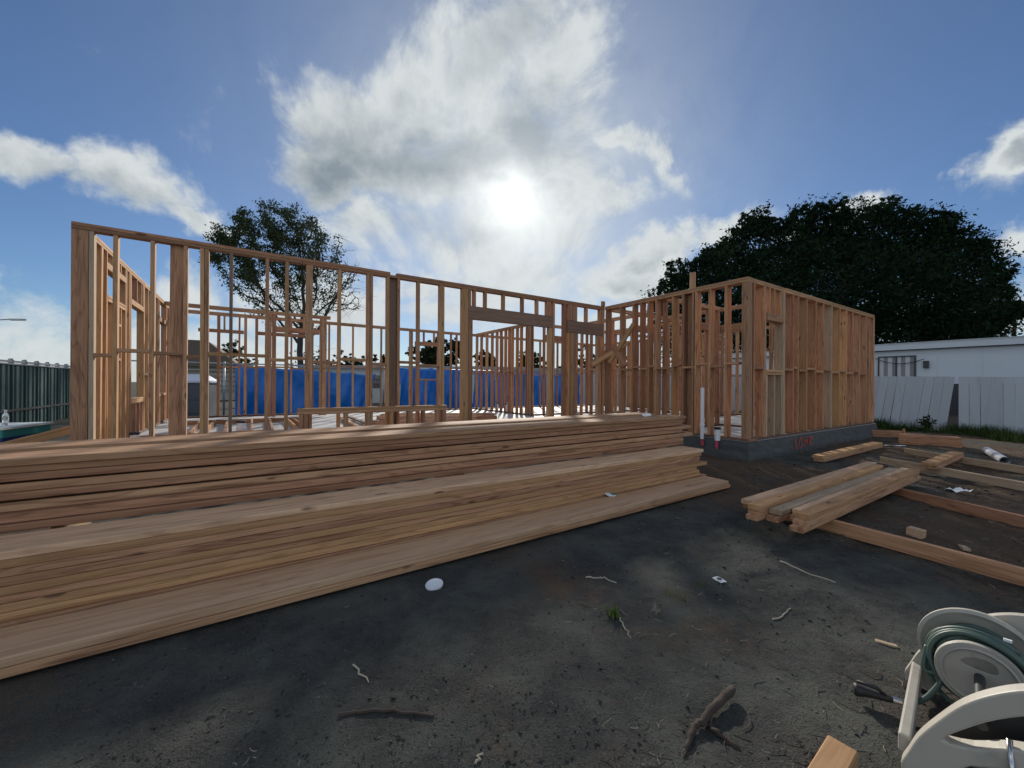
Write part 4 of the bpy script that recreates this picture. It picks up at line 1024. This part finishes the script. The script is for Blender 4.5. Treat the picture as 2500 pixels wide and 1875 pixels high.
# ------------------------------------------------------------------ white mobile home behind the fence
def mobile_home():
    base = Vector((16.4, 18, 0)); d = -V         # wall line runs towards the viewer on the right
    ang = math.atan2(d.y, d.x)
    h = empty('mobile_home', base, ang, 'long white mobile home with a flat roof behind the white fence', 'mobile home')
    L0, L1, D = -9, 11, 4.2                       # local x along the wall, local y away from the lot
    MB().box(((L0+L1)/2, D/2, 1.98), (L1-L0, D, 1.44)).build('wall', 'white_wall', h)
    MB().box(((L0+L1)/2, D/2, .60), (L1-L0-.04, D-.04, 1.30)).build('skirting', 'dark_trim', h)
    MB().box(((L0+L1)/2, D/2, 2.84), (L1-L0+.16, D+.3, .285)).build('fascia', 'grey_trim', h)
    MB().box(((L0+L1)/2, D/2, 2.995), (L1-L0+.24, D+.38, .02)).build('roof', 'grey_trim', h)
    for x in np.arange(L0+1.2, L1, 1.22): MB().box((x, -.004, 1.98), (.02, .012, 1.40)).build('batten', 'white_wall', h)
    # window: wall coordinates found by sighting
    def wx(px, py):
        r_ = at(px, py, 1.0)-Vector((0, 0, HC)); n = Vector((V.y, -V.x, 0)); o_ = Vector((0, 0, HC))
        t = (base-o_).dot(n)/r_.dot(n); P = o_+r_*t; return (P-base).dot(d), P.z
    x0, z1 = wx(2144, 871); x1, _ = wx(2237, 869); _, z0 = wx(2237, 926); z0 = min(z0, 1.5)-.05
    f = MB(); fw = .05
    f.box(((x0+x1)/2, -.03, z1-fw/2), (x1-x0, .06, fw)).box(((x0+x1)/2, -.03, z0+fw/2), (x1-x0, .06, fw))
    for xx in (x0+fw/2, (x0+x1)/2, x1-fw/2): f.box((xx, -.03, (z0+z1)/2), (fw, .058, z1-z0-2*fw-.004))
    wd = f.build('window', 'dark_trim', h)
    for k in range(8):
        xx = x0+fw+(x1-x0-2*fw)*(k+.5)/8
        MB().box((xx, -.014, (z0+z1)/2), ((x1-x0)/8*.92, .006, z1-z0-2*fw)).build('blind_slat', ('curtain', 'curtain2')[k % 2], wd)
    lx, lz = wx(2262, 890); _, lz2 = wx(2262, 872)
    MB().box((lx, -.06, lz), (.16, .12, .30)).build('wall_lamp', 'dark_trim', h)
    ca = MB(); p0 = wx(2138, 875); p1 = wx(2195, 888); p2 = wx(2258, 876)
    pts = [Vector((p0[0]+(p2[0]-p0[0])*t, -.10, (1-t)**2*p0[1]+2*t*(1-t)*(2*p1[1]-.5*(p0[1]+p2[1]))+t*t*p2[1])) for t in np.linspace(0, 1, 14)]
    ca.tube(pts, .014, 6); ca.build('cable', 'black', h)
    ca = MB(); ca.tube([Vector((L0, -.17, 2.70)), Vector((L1, -.17, 2.70))], .02, 6); ca.build('eave_gutter', 'dark_trim', h)
M['curtain'] = plain('pale_blind', (.55, .56, .58), .8, .1, 3); M['curtain2'] = plain('grey_blind', (.24, .245, .26), .8, .1, 3)
mobile_home()

# grass strip along the fence
def grass_strip():
    n = 22000; t = rng.random(n)*9-2.6; off = .05+(1.0+.7*np.clip(1.2-t, 0, 2))*rng.random(n)**1.5
    cx = 11.8-.5517*t-.8341*off; cy = 9.2+.8341*t-.5517*off
    den = (vnoise(cx*1.1, cy*1.1, 90)+.5) > .15+.5*off*rng.random(n); cx, cy = cx[den], cy[den]
    o = blades('grass', 0, 0, len(cx), 0, .17, .006, 'grass', 1.1); bpy.data.objects.remove(o)
    ax, ay = cx, cy; n = len(ax)
    global rng_; an = rng.random(n)*6.283; ln = .24*(.35+.9*rng.random(n)**1.5); le = 1.2*rng.random(n); z0 = ground_h(ax, ay)-.01
    dx, dy = np.cos(an), np.sin(an); vs = []
    for tt in (0, .5, 1):
        c = np.stack([ax+dx*ln*tt*np.sin(le*tt*tt), ay+dy*ln*tt*np.sin(le*tt*tt), z0+ln*tt], 1); sd = np.stack([-dy, dx, 0*dx], 1)*.007*(1-.93*tt); vs += [c-sd, c+sd]
    v = np.stack(vs, 1); i0 = np.arange(n)*6
    f = np.concatenate([np.stack([i0, i0+1, i0+3, i0+2], 1), np.stack([i0+2, i0+3, i0+5, i0+4], 1)])
    tag(raw_mesh('grass', v.reshape(-1, 3), f, 'grass'), 'strip of weedy green grass growing along the foot of the white fence', 'grass', kind='stuff')
grass_strip()
def shrub(name, loc, h, n, m, label, cat='shrub', group=None, spread=.5, size=.06):
    o = empty(name, loc, 0, label, cat, group); tb = MB(); cen = []
    for k in range(7):
        a = random.uniform(0, 6.28); tip = Vector((math.cos(a)*spread*h*random.uniform(.2, .8), math.sin(a)*spread*h*random.uniform(.2, .8), h*random.uniform(.6, 1)))
        tb.tube([(0, 0, 0), tip*.5+Vector((0, 0, .05*h)), tip], [.012*h, .008*h, .004*h], 5)
        for _ in range(n//7):
            t = random.uniform(.3, 1); cen.append(tip*t+Vector((random.gauss(0, .09*h), random.gauss(0, .09*h), random.gauss(0, .08*h))))
    tb.build('stem', 'bark', o); tag(leaves('foliage', np.array([tuple(c) for c in cen]), size*(.6+.7*rng.random(len(cen))), m, o, .55), kind='stuff'); return o
shrub('weedy_shrub', (10.4, 10.0, 0), .42, 160, 'leaf_bush', 'small dark leafy weed growing at the foot of the leaning fence', size=.08)

# ------------------------------------------------------------------ green metal fence, bench, brace and lamp at left
def green_fence():
    f = empty('green_metal_fence', (0, 0, 0), 0, 'ribbed dark green metal fence with pale capped top rail at far left', 'fence')
    x0, y0 = -10.14, 7.08; ztop = 1.59
    P = lambda t, z, o_=0.: (x0+V.x*t+U.x*o_, y0+V.y*t+U.y*o_, z)
    n = 0
    SPC = .665
    for k in range(15):                          # each sheet between two posts has a shallow profile
        t0 = -1.5+k*SPC; vs = []; prof = [(0, 0), (.14, 0), (.17, .03), (.23, .03), (.26, 0), (.40, 0), (.43, .03), (.49, .03), (.52, 0), (SPC-.01, 0)]
        for (s, d) in prof:
            for z in (-.1, ztop-.11): vs.append(P(t0+s, z, -d))
        fs = [(2*i_, 2*i_+2, 2*i_+3, 2*i_+1) for i_ in range(len(prof)-1)]
        mesh('metal_sheet', vs, fs, 'greenmetal', f)
    for k in range(16):
        t = -1.5+k*SPC-.005
        mb = MB().tube([P(t, -.1, .0), P(t, ztop-.02, .0)], .034, 12); o = smooth_by_angle(mb.build('fence_post', 'greenpost', f))
        smooth_by_angle(MB().lathe([(.050, -.08), (.052, -.02), (.045, .010), (.027, .024), (.004, .028)], 12, Matrix.Translation(P(t, ztop, .0))).build('post_cap', 'zinc', o))
    rt = Matrix.Rotation(math.atan2(V.y, V.x), 3, 'Z'); c = 3.2
    for z, hgt, m in ((ztop-.045, .045, 'zinc'), (ztop-.10, .032, 'zinc'), (.42, .05, 'darksteel')):
        MB().box(P(c+.3, z, .015), (10.0, .04, hgt), rt).build('top_rail' if m == 'zinc' else 'mid_rail', m, f)
green_fence()
def bench():
    b = empty('painted_bench', (-7.75, 5.35, -.035), R(20), 'low painted bench box with pale top, teal and navy sides at far left', 'bench')
    MB().box((0, 0, .505), (1.9, .9, .03)).build('top', 'tablewhite', b)
    MB().box((0, 0, .435), (1.86, .86, .105)).build('teal_band', 'teal', b); MB().box((.0, 0, .335), (1.84, .84, .09)).build('navy_band', 'navy', b)
    for sx in (-.85, .85):
        for sy in (-.36, .36): MB().box((sx, sy, .142), (.07, .07, .285)).build('leg', 'darksteel', b)
bench()
bt = MB().lathe([(.028, 0), (.031, .01), (.031, .06), (.028, .07), (.031, .08), (.031, .13), (.02, .165), (.013, .18), (.013, .2)], 16); o = smooth_by_angle(bt.build('water_bottle', 'clear')); o.location = (-7.05, 5.55, .486)
tag(o, 'clear plastic water bottle standing on the painted bench at far left', 'bottle')
MB().lathe([(.015, .195), (.015, .215)], 12).build('cap', 'paper', o)
o = board('ground_brace', at(178, 1048, 4.35), at(-60, 1108, 3.9), .089, .038, (0, 0, 1), 'fir_yellow'); tag(o, 'pale diagonal brace board running left from the corner post to the ground', 'brace')
lp = empty('street_lamp', (-41.5, 31, 0), 0, 'grey street lamp with a flat arm head in the sky at far left', 'street lamp')
MB().tube([(0, 0, 0), (0, 0, 5.2), (.5, 0, 5.75), (2.4, 0, 5.85)], [.1, .07, .05, .04], 10).build('pole', 'zinc', lp, True); MB().box((2.95, 0, 5.83), (1.1, .3, .12)).build('lamp_head', 'zinc', lp)

# ------------------------------------------------------------------ behind the house: tarps, chain link, small buildings
def tarp(name, a0, a1, b, ztop, zbot, label, drape=None, seed=1):
    r_ = random.Random(seed); n, m_ = 90, 18; vs = []
    for j in range(m_+1):
        for i_ in range(n+1):
            s, t = i_/n, j/m_; a = a0+(a1-a0)*s; zt_ = ztop[0]+(ztop[1]-ztop[0])*s-.05*abs(math.sin(s*math.pi*5)); z = zt_+(zbot-zt_)*t
            if drape: a += drape*t*(1-s)*0 + (drape*t if s > .8 else 0)*(s-.8)/.2
            o_ = .045*math.sin(s*31+t*2.5+seed+2*math.sin(s*7))*(.35+.8*t)+.05*math.sin(s*11-t*6)+.012*math.sin(s*67+t*9)+r_.gauss(0, .007)
            vs.append(hp(a, b+o_, z))
    fs = [(j*(n+1)+i_, j*(n+1)+i_+1, (j+1)*(n+1)+i_+1, (j+1)*(n+1)+i_) for j in range(m_) for i_ in range(n)]
    o = mesh(name, vs, fs, 'tarp', None, True); md = o.modifiers.new('thick', 'SOLIDIFY'); md.thickness = .004
    return tag(o, label, 'tarp', 'blue tarps on the chain link fence')
tarp('blue_tarp', 1.2, 5.2, 8.3, (1.64, 1.42), .05, 'blue tarp hung on the chain link fence left of the gap', -.35, 1)
tarp('blue_tarp', 6.3, 9.3, 9.0, (1.72, 1.70), .05, 'blue tarp hung on the fence right of the gap, behind the window opening', 0, 4)
tarp('blue_tarp', 9.45, 15.5, 9.0, (1.68, 1.66), .05, 'blue tarp seen in slivers between the studs of the plumbing wall', 0, 6)
vs = [hp(5.75, 8.97, 1.62), hp(6.3, 8.96, 1.66), hp(6.3, 8.96, 1.05), hp(6.12, 8.95, 1.25)]
o = mesh('blue_tarp', vs, [(0, 1, 2, 3)], 'tarp'); o.modifiers.new('thick', 'SOLIDIFY').thickness = .004; tag(o, 'small triangular flap of blue tarp beside the chain link gap', 'tarp', 'blue tarps on the chain link fence')
def chainlink():
    f = empty('chain_link_fence', hp(0, 9.08), ROT, 'grey chain link fence with steel posts carrying the blue tarps', 'fence')
    for a in np.arange(-1.5, 16, 2.4):
        MB().tube([(a, 0, 0), (a, 0, 1.72)], .03, 10).build('fence_post', 'zinc', f, True)
    MB().tube([(-1.5, 0, 1.68), (16, 0, 1.68)], .02, 8).build('top_rail', 'zinc', f, True)
    vs = []; fs = []
    for k in range(130):
        for sg in (-1, 1):
            a = 3.6+k*.07*.5+0; z0, z1 = .03, 1.66; da = sg*(z1-z0)
            i = len(vs); vs += [(a-da/2-.002, .012*sg, z0), (a-da/2+.002, .012*sg, z0), (a+da/2+.002, .012*sg, z1), (a+da/2-.002, .012*sg, z1)]; fs.append((i, i+1, i+2, i+3))
    tag(mesh('wire_mesh', vs, fs, 'zinc', f), kind='stuff')
chainlink()
def toilet():
    p = at(478, 1020, 12.2); o = empty('plastic_cabin', (p.x-.1, p.y, 0), R(24), 'grey plastic site cabin with a pale domed roof and vent stub behind the left wall', 'cabin')
    w = .53
    MB().box((0, 0, .58), (2*w-.02, 2*w-.02, 1.0)).build('wall', 'toiletbody', o)
    for sx in (-1, 1):
        for sy in (-1, 1): MB().box((sx*(w-.03), sy*(w-.03), .58), (.07, .07, 1.02)).build('corner_post', 'toiletbody', o)
    for z in (.35, .75): MB().box((0, -w-.002, z), (.9, .02, .34)).build('wall_panel', 'toiletbody', o)
    d = MB(); i = 0
    for zz_, s in ((1.075, 1.08), (1.12, 1.10), (1.15, .98), (1.3, .66), (1.335, .55)):
        for sx, sy in ((-1, -1), (1, -1), (1, 1), (-1, 1)): d.v.append(Vector((sx*w*s, sy*w*s, zz_)))
    for k in range(4):
        for j in range(4): d.f.append((k*4+j, k*4+(j+1) % 4, k*4+4+(j+1) % 4, k*4+4+j))
    d.f += [(3, 2, 1, 0), (16, 17, 18, 19)]
    r_ = d.build('roof', 'toiletroof', o); MB().tube([(-.1, -.25, 1.22), (-.1, -.25, 1.42)], .035, 12).build('vent_stub', 'pvc', r_, True)
toilet()
def far_house():
    p = at(452, 905, 24); h = empty('neighbour_house', (p.x, p.y+2, 0), R(30), 'brown gable roofed neighbour house with slatted porch behind the left wall', 'house')
    MB().box((0, 0, 1.1), (5, 5, 2.2)).build('wall', 'tan_wall', h)
    g = MB(); 
    for y in (-2.9, 2.9): g.v += [Vector((-2.9, y, 2.0)), Vector((-.9, y, 3.55)), Vector((.2, y, 3.55)), Vector((1.9, y, 2.0))]
    g.f = [(0, 1, 2, 3), (7, 6, 5, 4), (0, 4, 5, 1), (1, 5, 6, 2), (2, 6, 7, 3), (3, 7, 4, 0)]
    g.build('roof', 'tan_roof', h)
    for k in range(5): MB().box((.3, -2.72, .7+.28*k), (4.6, .05, .09)).build('porch_slat', 'tan_wall', h)
far_house()
def far_trailer(name, p, ang, L, D, hh, wallm, label):
    h = empty(name, p, ang, label, 'mobile home')
    MB().box((0, 0, hh/2), (L, D, hh)).build('wall', wallm, h); MB().box((0, 0, hh+.08), (L+.5, D+.5, .17)).build('roof', 'greyroof', h)
    for x in np.linspace(-L/2+1.2, L/2-1.2, 5):
        w = MB().box((x, -D/2-.015, hh*.62), (.9, .05, .7)).build('window', 'dark_trim', h); MB().box((x, -D/2-.045, hh*.62), (.8, .02, .6)).build('pane', 'glass', w)
far_trailer('far_mobile_home', (-5.6, 24.5, 0), R(4), 12, 4, 1.92, 'palegreen', 'pale green mobile home with grey roof beyond the blue tarps')
far_trailer('far_mobile_home', (5.5, 27, 0), R(2), 9, 4, 1.95, 'white_wall', 'white mobile home with grey roof beyond the plumbing wall')

# ------------------------------------------------------------------ trees
def crown(parent, lobes, n, m, size, shell=.55, droop=0., name='foliage'):
    """lobes: (centre, radii); leaves fill each lobe, denser towards its surface, in clumps"""
    cs = []
    tot = sum((r[0]*r[1]*r[2])**(2/3) for _, r in lobes)
    for c, r in lobes:
        k = int(n*(r[0]*r[1]*r[2])**(2/3)/tot); nc = max(4, k//26)
        d = rng.normal(size=(nc, 3)); d /= np.linalg.norm(d, axis=1)[:, None]
        rad = (shell+(1-shell)*rng.random(nc)**.5)*(1+.10*rng.normal(size=nc))
        cc = d*rad[:, None]*np.array(r)+np.array(c)
        idx = rng.integers(0, nc, k)
        sp = np.array([.17, .17, .11])*np.mean(r)
        pts = cc[idx]+rng.normal(size=(k, 3))*sp*.62
        if droop: pts[:, 2] -= droop*np.abs(rng.normal(size=k))*.3
        cs.append(pts)
    cs = np.concatenate(cs); cs = cs[cs[:, 2] > .3]
    o = leaves(name, cs, size*(.4+1.1*rng.random(len(cs))**1.6), m, parent); tag(o, kind='stuff'); return o
def dark_tree():
    Y0 = 29.0; base = at(2010, 945, Y0); base = Vector((base.x, Y0, 0))
    o = empty('broad_dark_tree', base, 0, 'huge broad dense dark evergreen tree behind the house and mobile home', 'tree')
    spec = [(1635, 735, 48, 27), (1690, 705, 70, 28), (1650, 790, 75, 28), (1765, 662, 80, 29), (1840, 602, 72, 29), (1800, 700, 110, 27.5), (1900, 640, 95, 28), (1965, 592, 82, 30), (2050, 580, 92, 29), (2135, 578, 86, 30), (2215, 598, 88, 29),
            (2290, 615, 85, 30), (2345, 650, 76, 29), (2372, 695, 64, 29.5), (2400, 728, 50, 29), (2370, 775, 70, 29), (2330, 850, 90, 28), (1720, 830, 110, 28), (1880, 770, 130, 27), (2020, 720, 130, 27), (2150, 720, 130, 27), (2270, 740, 120, 27.5), (2330, 810, 95, 28), (2200, 850, 120, 28),
            (2050, 850, 130, 28), (1900, 880, 120, 28), (1990, 650, 110, 31), (2180, 660, 120, 31)]
    lobes = []
    for (px, py, rp, Y) in spec:
        c = at(px, py, Y)-base; r = rp/F*Y; lobes.append(((c.x, c.y, c.z), (r, r*1.0, r*.92)))
    rb = random.Random(12)
    outline = [(1600, 715), (1650, 668), (1700, 628), (1745, 600), (1795, 562), (1850, 525), (1900, 548), (1960, 512), (2040, 500), (2100, 515), (2170, 502), (2235, 530), (2310, 535), (2365, 575), (2395, 615), (2425, 652), (2445, 690), (2442, 735), (2420, 780), (2385, 815)]
    for (p, q) in zip(outline, outline[1:]):
        for _ in range(6):
            t = rb.random(); c = at(p[0]+(q[0]-p[0])*t+rb.gauss(0, 9), p[1]+(q[1]-p[1])*t+rb.gauss(16, 14), 29+rb.uniform(-2, 2))-base; r = rb.uniform(.3, .95)
            lobes.append(((c.x, c.y, c.z), (r*1.25, r, r*.7)))
    crown(o, lobes, 230000, 'leaf_dark', .25, .4)
    tw = []                                      # sprigs standing out of the outline
    for (px, py) in [(1592, 712), (1620, 690), (1668, 650), (1712, 625), (1738, 605), (1800, 558), (1856, 512), (1850, 520), (1880, 540), (1930, 525), (1975, 500), (2040, 492), (2060, 498), (2115, 515), (2172, 492), (2180, 500), (2240, 520), (2310, 530), (2325, 528), (2365, 570), (2400, 600), (2420, 638), (2448, 665), (2462, 690), (2460, 712), (2450, 740)]:
        c = np.array(at(px, py+8, 29)-base)
        for _ in range(5):
            q = c+rng.normal(size=3)*[.35, .5, .22]; d = np.array([.25, 0, .5])*rng.uniform(.6, 1.3)
            for t in np.linspace(-1.2, 1, 16): tw.append(q+d*t+rng.normal(size=3)*.10*(1.6-t))
    tag(leaves('sprigs', np.array(tw), .26*(.6+.6*rng.random(len(tw))), 'leaf_dark', o), kind='stuff')
    tr = MB(); tr.tube([(0, 0, -.2), (.2, 0, 1.6), (.1, .1, 3.2)], [.9, .7, .6], 14)
    tr.build('trunk', 'bark', o, True)
    for k in range(7):
        a = k/7*6.28; l = MB().tube([(.1, .1, 2.6), (math.cos(a)*2.5, math.sin(a)*1.8, 5), (math.cos(a)*6, math.sin(a)*3.5, 8)], [.4, .26, .1], 8); l.build('limb', 'bark', o, True)
dark_tree()
def colonize(attr, start, step, kill, infl, iters, tropism):
    nodes = [np.array(p, float) for p in start]; par = [-1]+list(range(len(start)-1)); A_ = attr.copy()
    N = np.array(nodes)
    for it in range(iters):
        if len(A_) == 0: break
        d = np.linalg.norm(A_[:, None]-N[None], axis=2); j = d.argmin(1); dm = d[np.arange(len(A_)), j]
        ok = dm < infl
        if not ok.any(): break
        new = []; np_ = []
        for n_ in np.unique(j[ok]):
            v = (A_[ok & (j == n_)]-N[n_]); v /= np.linalg.norm(v, axis=1)[:, None]; v = v.sum(0)+tropism; L = np.linalg.norm(v)
            if L < 1e-6: continue
            p = N[n_]+v/L*step+rng.normal(size=3)*step*.12
            if np.min(np.linalg.norm(N-p, axis=1)) > step*.35: new.append(p); np_.append(n_)
        if not new: break
        N = np.vstack([N, new]); par += [int(k) for k in np_]
        d = np.linalg.norm(A_[:, None]-np.array(new)[None], axis=2).min(1); A_ = A_[d > kill]
    return N, par
def skeleton_mesh(N, par, rtip, parent, m='bark', expo=2.3):
    n = len(N); w = np.zeros(n); ch = [[] for _ in range(n)]
    for k in range(n):
        if par[k] >= 0: ch[par[k]].append(k)
    for k in range(n-1, -1, -1):
        w[k] = rtip**expo if not ch[k] else w[k]
        if par[k] >= 0: w[par[k]] += w[k]
    r = w**(1/expo)
    trunk = MB(); mb = MB(); tips = [k for k in range(n) if not ch[k]]
    done = set()
    order = sorted(range(n), key=lambda k: -r[k])
    for k in range(n):                           # chains: follow the thickest child
        if par[k] >= 0 and k == max(ch[par[k]], key=lambda q: r[q]): continue
        chain = ([par[k]] if par[k] >= 0 else [])+[k]; c = k
        while ch[c]: c = max(ch[c], key=lambda q: r[q]); chain.append(c)
        rr = [min(r[q], r[chain[1]]) if i_ == 0 else r[q] for i_, q in enumerate(chain)]
        (trunk if par[k] < 0 else mb).tube([N[q] for q in chain], rr, 5 if r[k] < .06 else 9, False)
    trunk.build('trunk', m, parent, True)
    if mb.v: mb.build('branches', m, parent, True)
    return r, tips
def feathery_tree():
    Y0 = 22.0; base = at(737, 945, Y0); base = Vector((base.x, Y0, 0)); up = lambda px, py, y=0: np.array(at(px, py, Y0+y)-base)
    o = empty('feathery_tree', base, 0, 'tall open crowned tree with fanning limbs and feathery leaves behind the left wall', 'tree')
    att = []
    while len(att) < 760:
        x, y, z = rng.uniform(-1, 1, 3)
        if x*x+y*y+z*z > 1 or (x*x+y*y+z*z < .10): continue
        px, py = 690+185*x+(-20 if z > 0 else 25), 650-160*z
        if px > 800 and z > .55: continue
        att.append(up(px, py, y*3.6))
    for _ in range(110): att.append(up(rng.uniform(790, 880), rng.uniform(640, 770), rng.uniform(-2, 2)))
    for _ in range(60): att.append(up(rng.uniform(690, 800), rng.uniform(770, 900), rng.uniform(-1, 1)))
    att = np.array(att)
    start = [up(737, 945+38), up(736, 920), up(734, 890), up(732, 860), up(733, 838)]
    for k in range(len(start)): start[k][1] = 0
    start[0][2] = -.1
    N, par = colonize(att, start, .34, .55, 6., 120, np.array([-.12, 0, .35]))
    r, tips = skeleton_mesh(N, par, .0165, o)
    thin = [k for k in range(len(N)) if r[k] < .055]; cen = []
    for k in thin:
        px = 1250+(N[k][0]+base.x)/Y0*F; pz = N[k][2]; py = 945-(pz-1.1)/Y0*F
        dens = np.clip((868-px)/110, .12, 1)*np.clip((775-py)/110, .25, 1)*(1 if px < 700 else .75)
        for _ in range(int(66*dens+rng.random())):
            cen.append(N[k]+rng.normal(size=3)*[.17, .2, .085]+[-.08, 0, .02])
    tag(leaves('foliage', np.array(cen), .165*(.5+.8*rng.random(len(cen))), 'leaf_mid', o, .42), kind='stuff')
    tw = MB()                                    # fine bare twigs on the right
    for k in tips:
        if 1250+(N[k][0]+base.x)/Y0*F < 770: continue
        for _ in range(3):
            d = Vector(rng.normal(size=3)*[.5, .5, .35]+[.1, 0, -.05]); p = Vector(N[k]); tw.tube([p, p+d*.5+Vector((0, 0, .04)), p+d], [.008, .006, .004], 3, False)
    tag(tw.build('twigs', 'bark', o), kind='stuff')
feathery_tree()
def bush_tree(name, px, py, rp, Y, n, m, label, size=.22, rx=1.0, cat='tree', group='trees beyond the back fence', trunkh=None):
    c = at(px, py, Y); r = rp/F*Y; base = Vector((c.x, Y, 0)); o = empty(name, base, 0, label, cat, group); zc = c.z
    lobes = []
    for k in range(9):
        a = random.uniform(0, 6.28); e = random.uniform(-.5, .6); q = random.uniform(.35, .62)
        lobes.append(((math.cos(a)*r*rx*.55, math.sin(a)*r*.5, max(.4, zc+e*r)), (r*q*rx, r*q, r*q*.85)))
    crown(o, lobes, n, m, size, .3)
    MB().tube([(0, 0, -.1), (.05*r, 0, max(.5, zc-.2*r)), (.1*r, 0, zc+.3*r)], [.10*r, .07*r, .02*r], 8).build('trunk', 'bark', o, True); return o
bush_tree('bushy_tree', 1035, 872, 38, 34, 5200, 'leaf_bush', 'bushy dark tree showing through the back window opening', .30)
bush_tree('bushy_tree', 1098, 868, 44, 36, 6000, 'leaf_bush', 'bushy dark tree just left of the plumbing wall', .30)
bush_tree('bushy_tree', 1180, 885, 34, 36, 3000, 'leaf_bush', 'low dark tree glimpsed between plumbing wall studs', .30)
bush_tree('bushy_tree', 1300, 890, 40, 38, 3000, 'leaf_bush', 'dark tree glimpsed right of the plumbing wall', .3)
bush_tree('bushy_tree', 545, 872, 42, 30, 2600, 'leaf_mid', 'thin olive tree right of the neighbour house roof', .22, 1.3)
bush_tree('bushy_tree', 600, 885, 28, 30, 1400, 'leaf_mid', 'small olive shrubby tree above the left end of the tarp', .2, 1.3)
bush_tree('bushy_tree', 860, 880, 24, 40, 2000, 'leaf_bush', 'low dark tree above the far pale green mobile home', .25, 2.0)
bush_tree('bushy_tree', 935, 885, 22, 40, 2000, 'leaf_bush', 'low dark hedge tree right of the chain link gap', .25, 2.0)
bush_tree('bushy_tree', 790, 892, 22, 38, 1500, 'leaf_mid', 'low olive tree right of the tall feathery trunk', .22, 2.0)
bush_tree('bushy_tree', 1450, 880, 55, 34, 3500, 'leaf_bush', 'dark tree behind the inner corner of the house frame', .3, 1.3)
bush_tree('bushy_tree', 2475, 770, 45, 44, 5000, 'leaf_bush', 'thin distant tree at the right edge beyond the mobile home roof', .4)
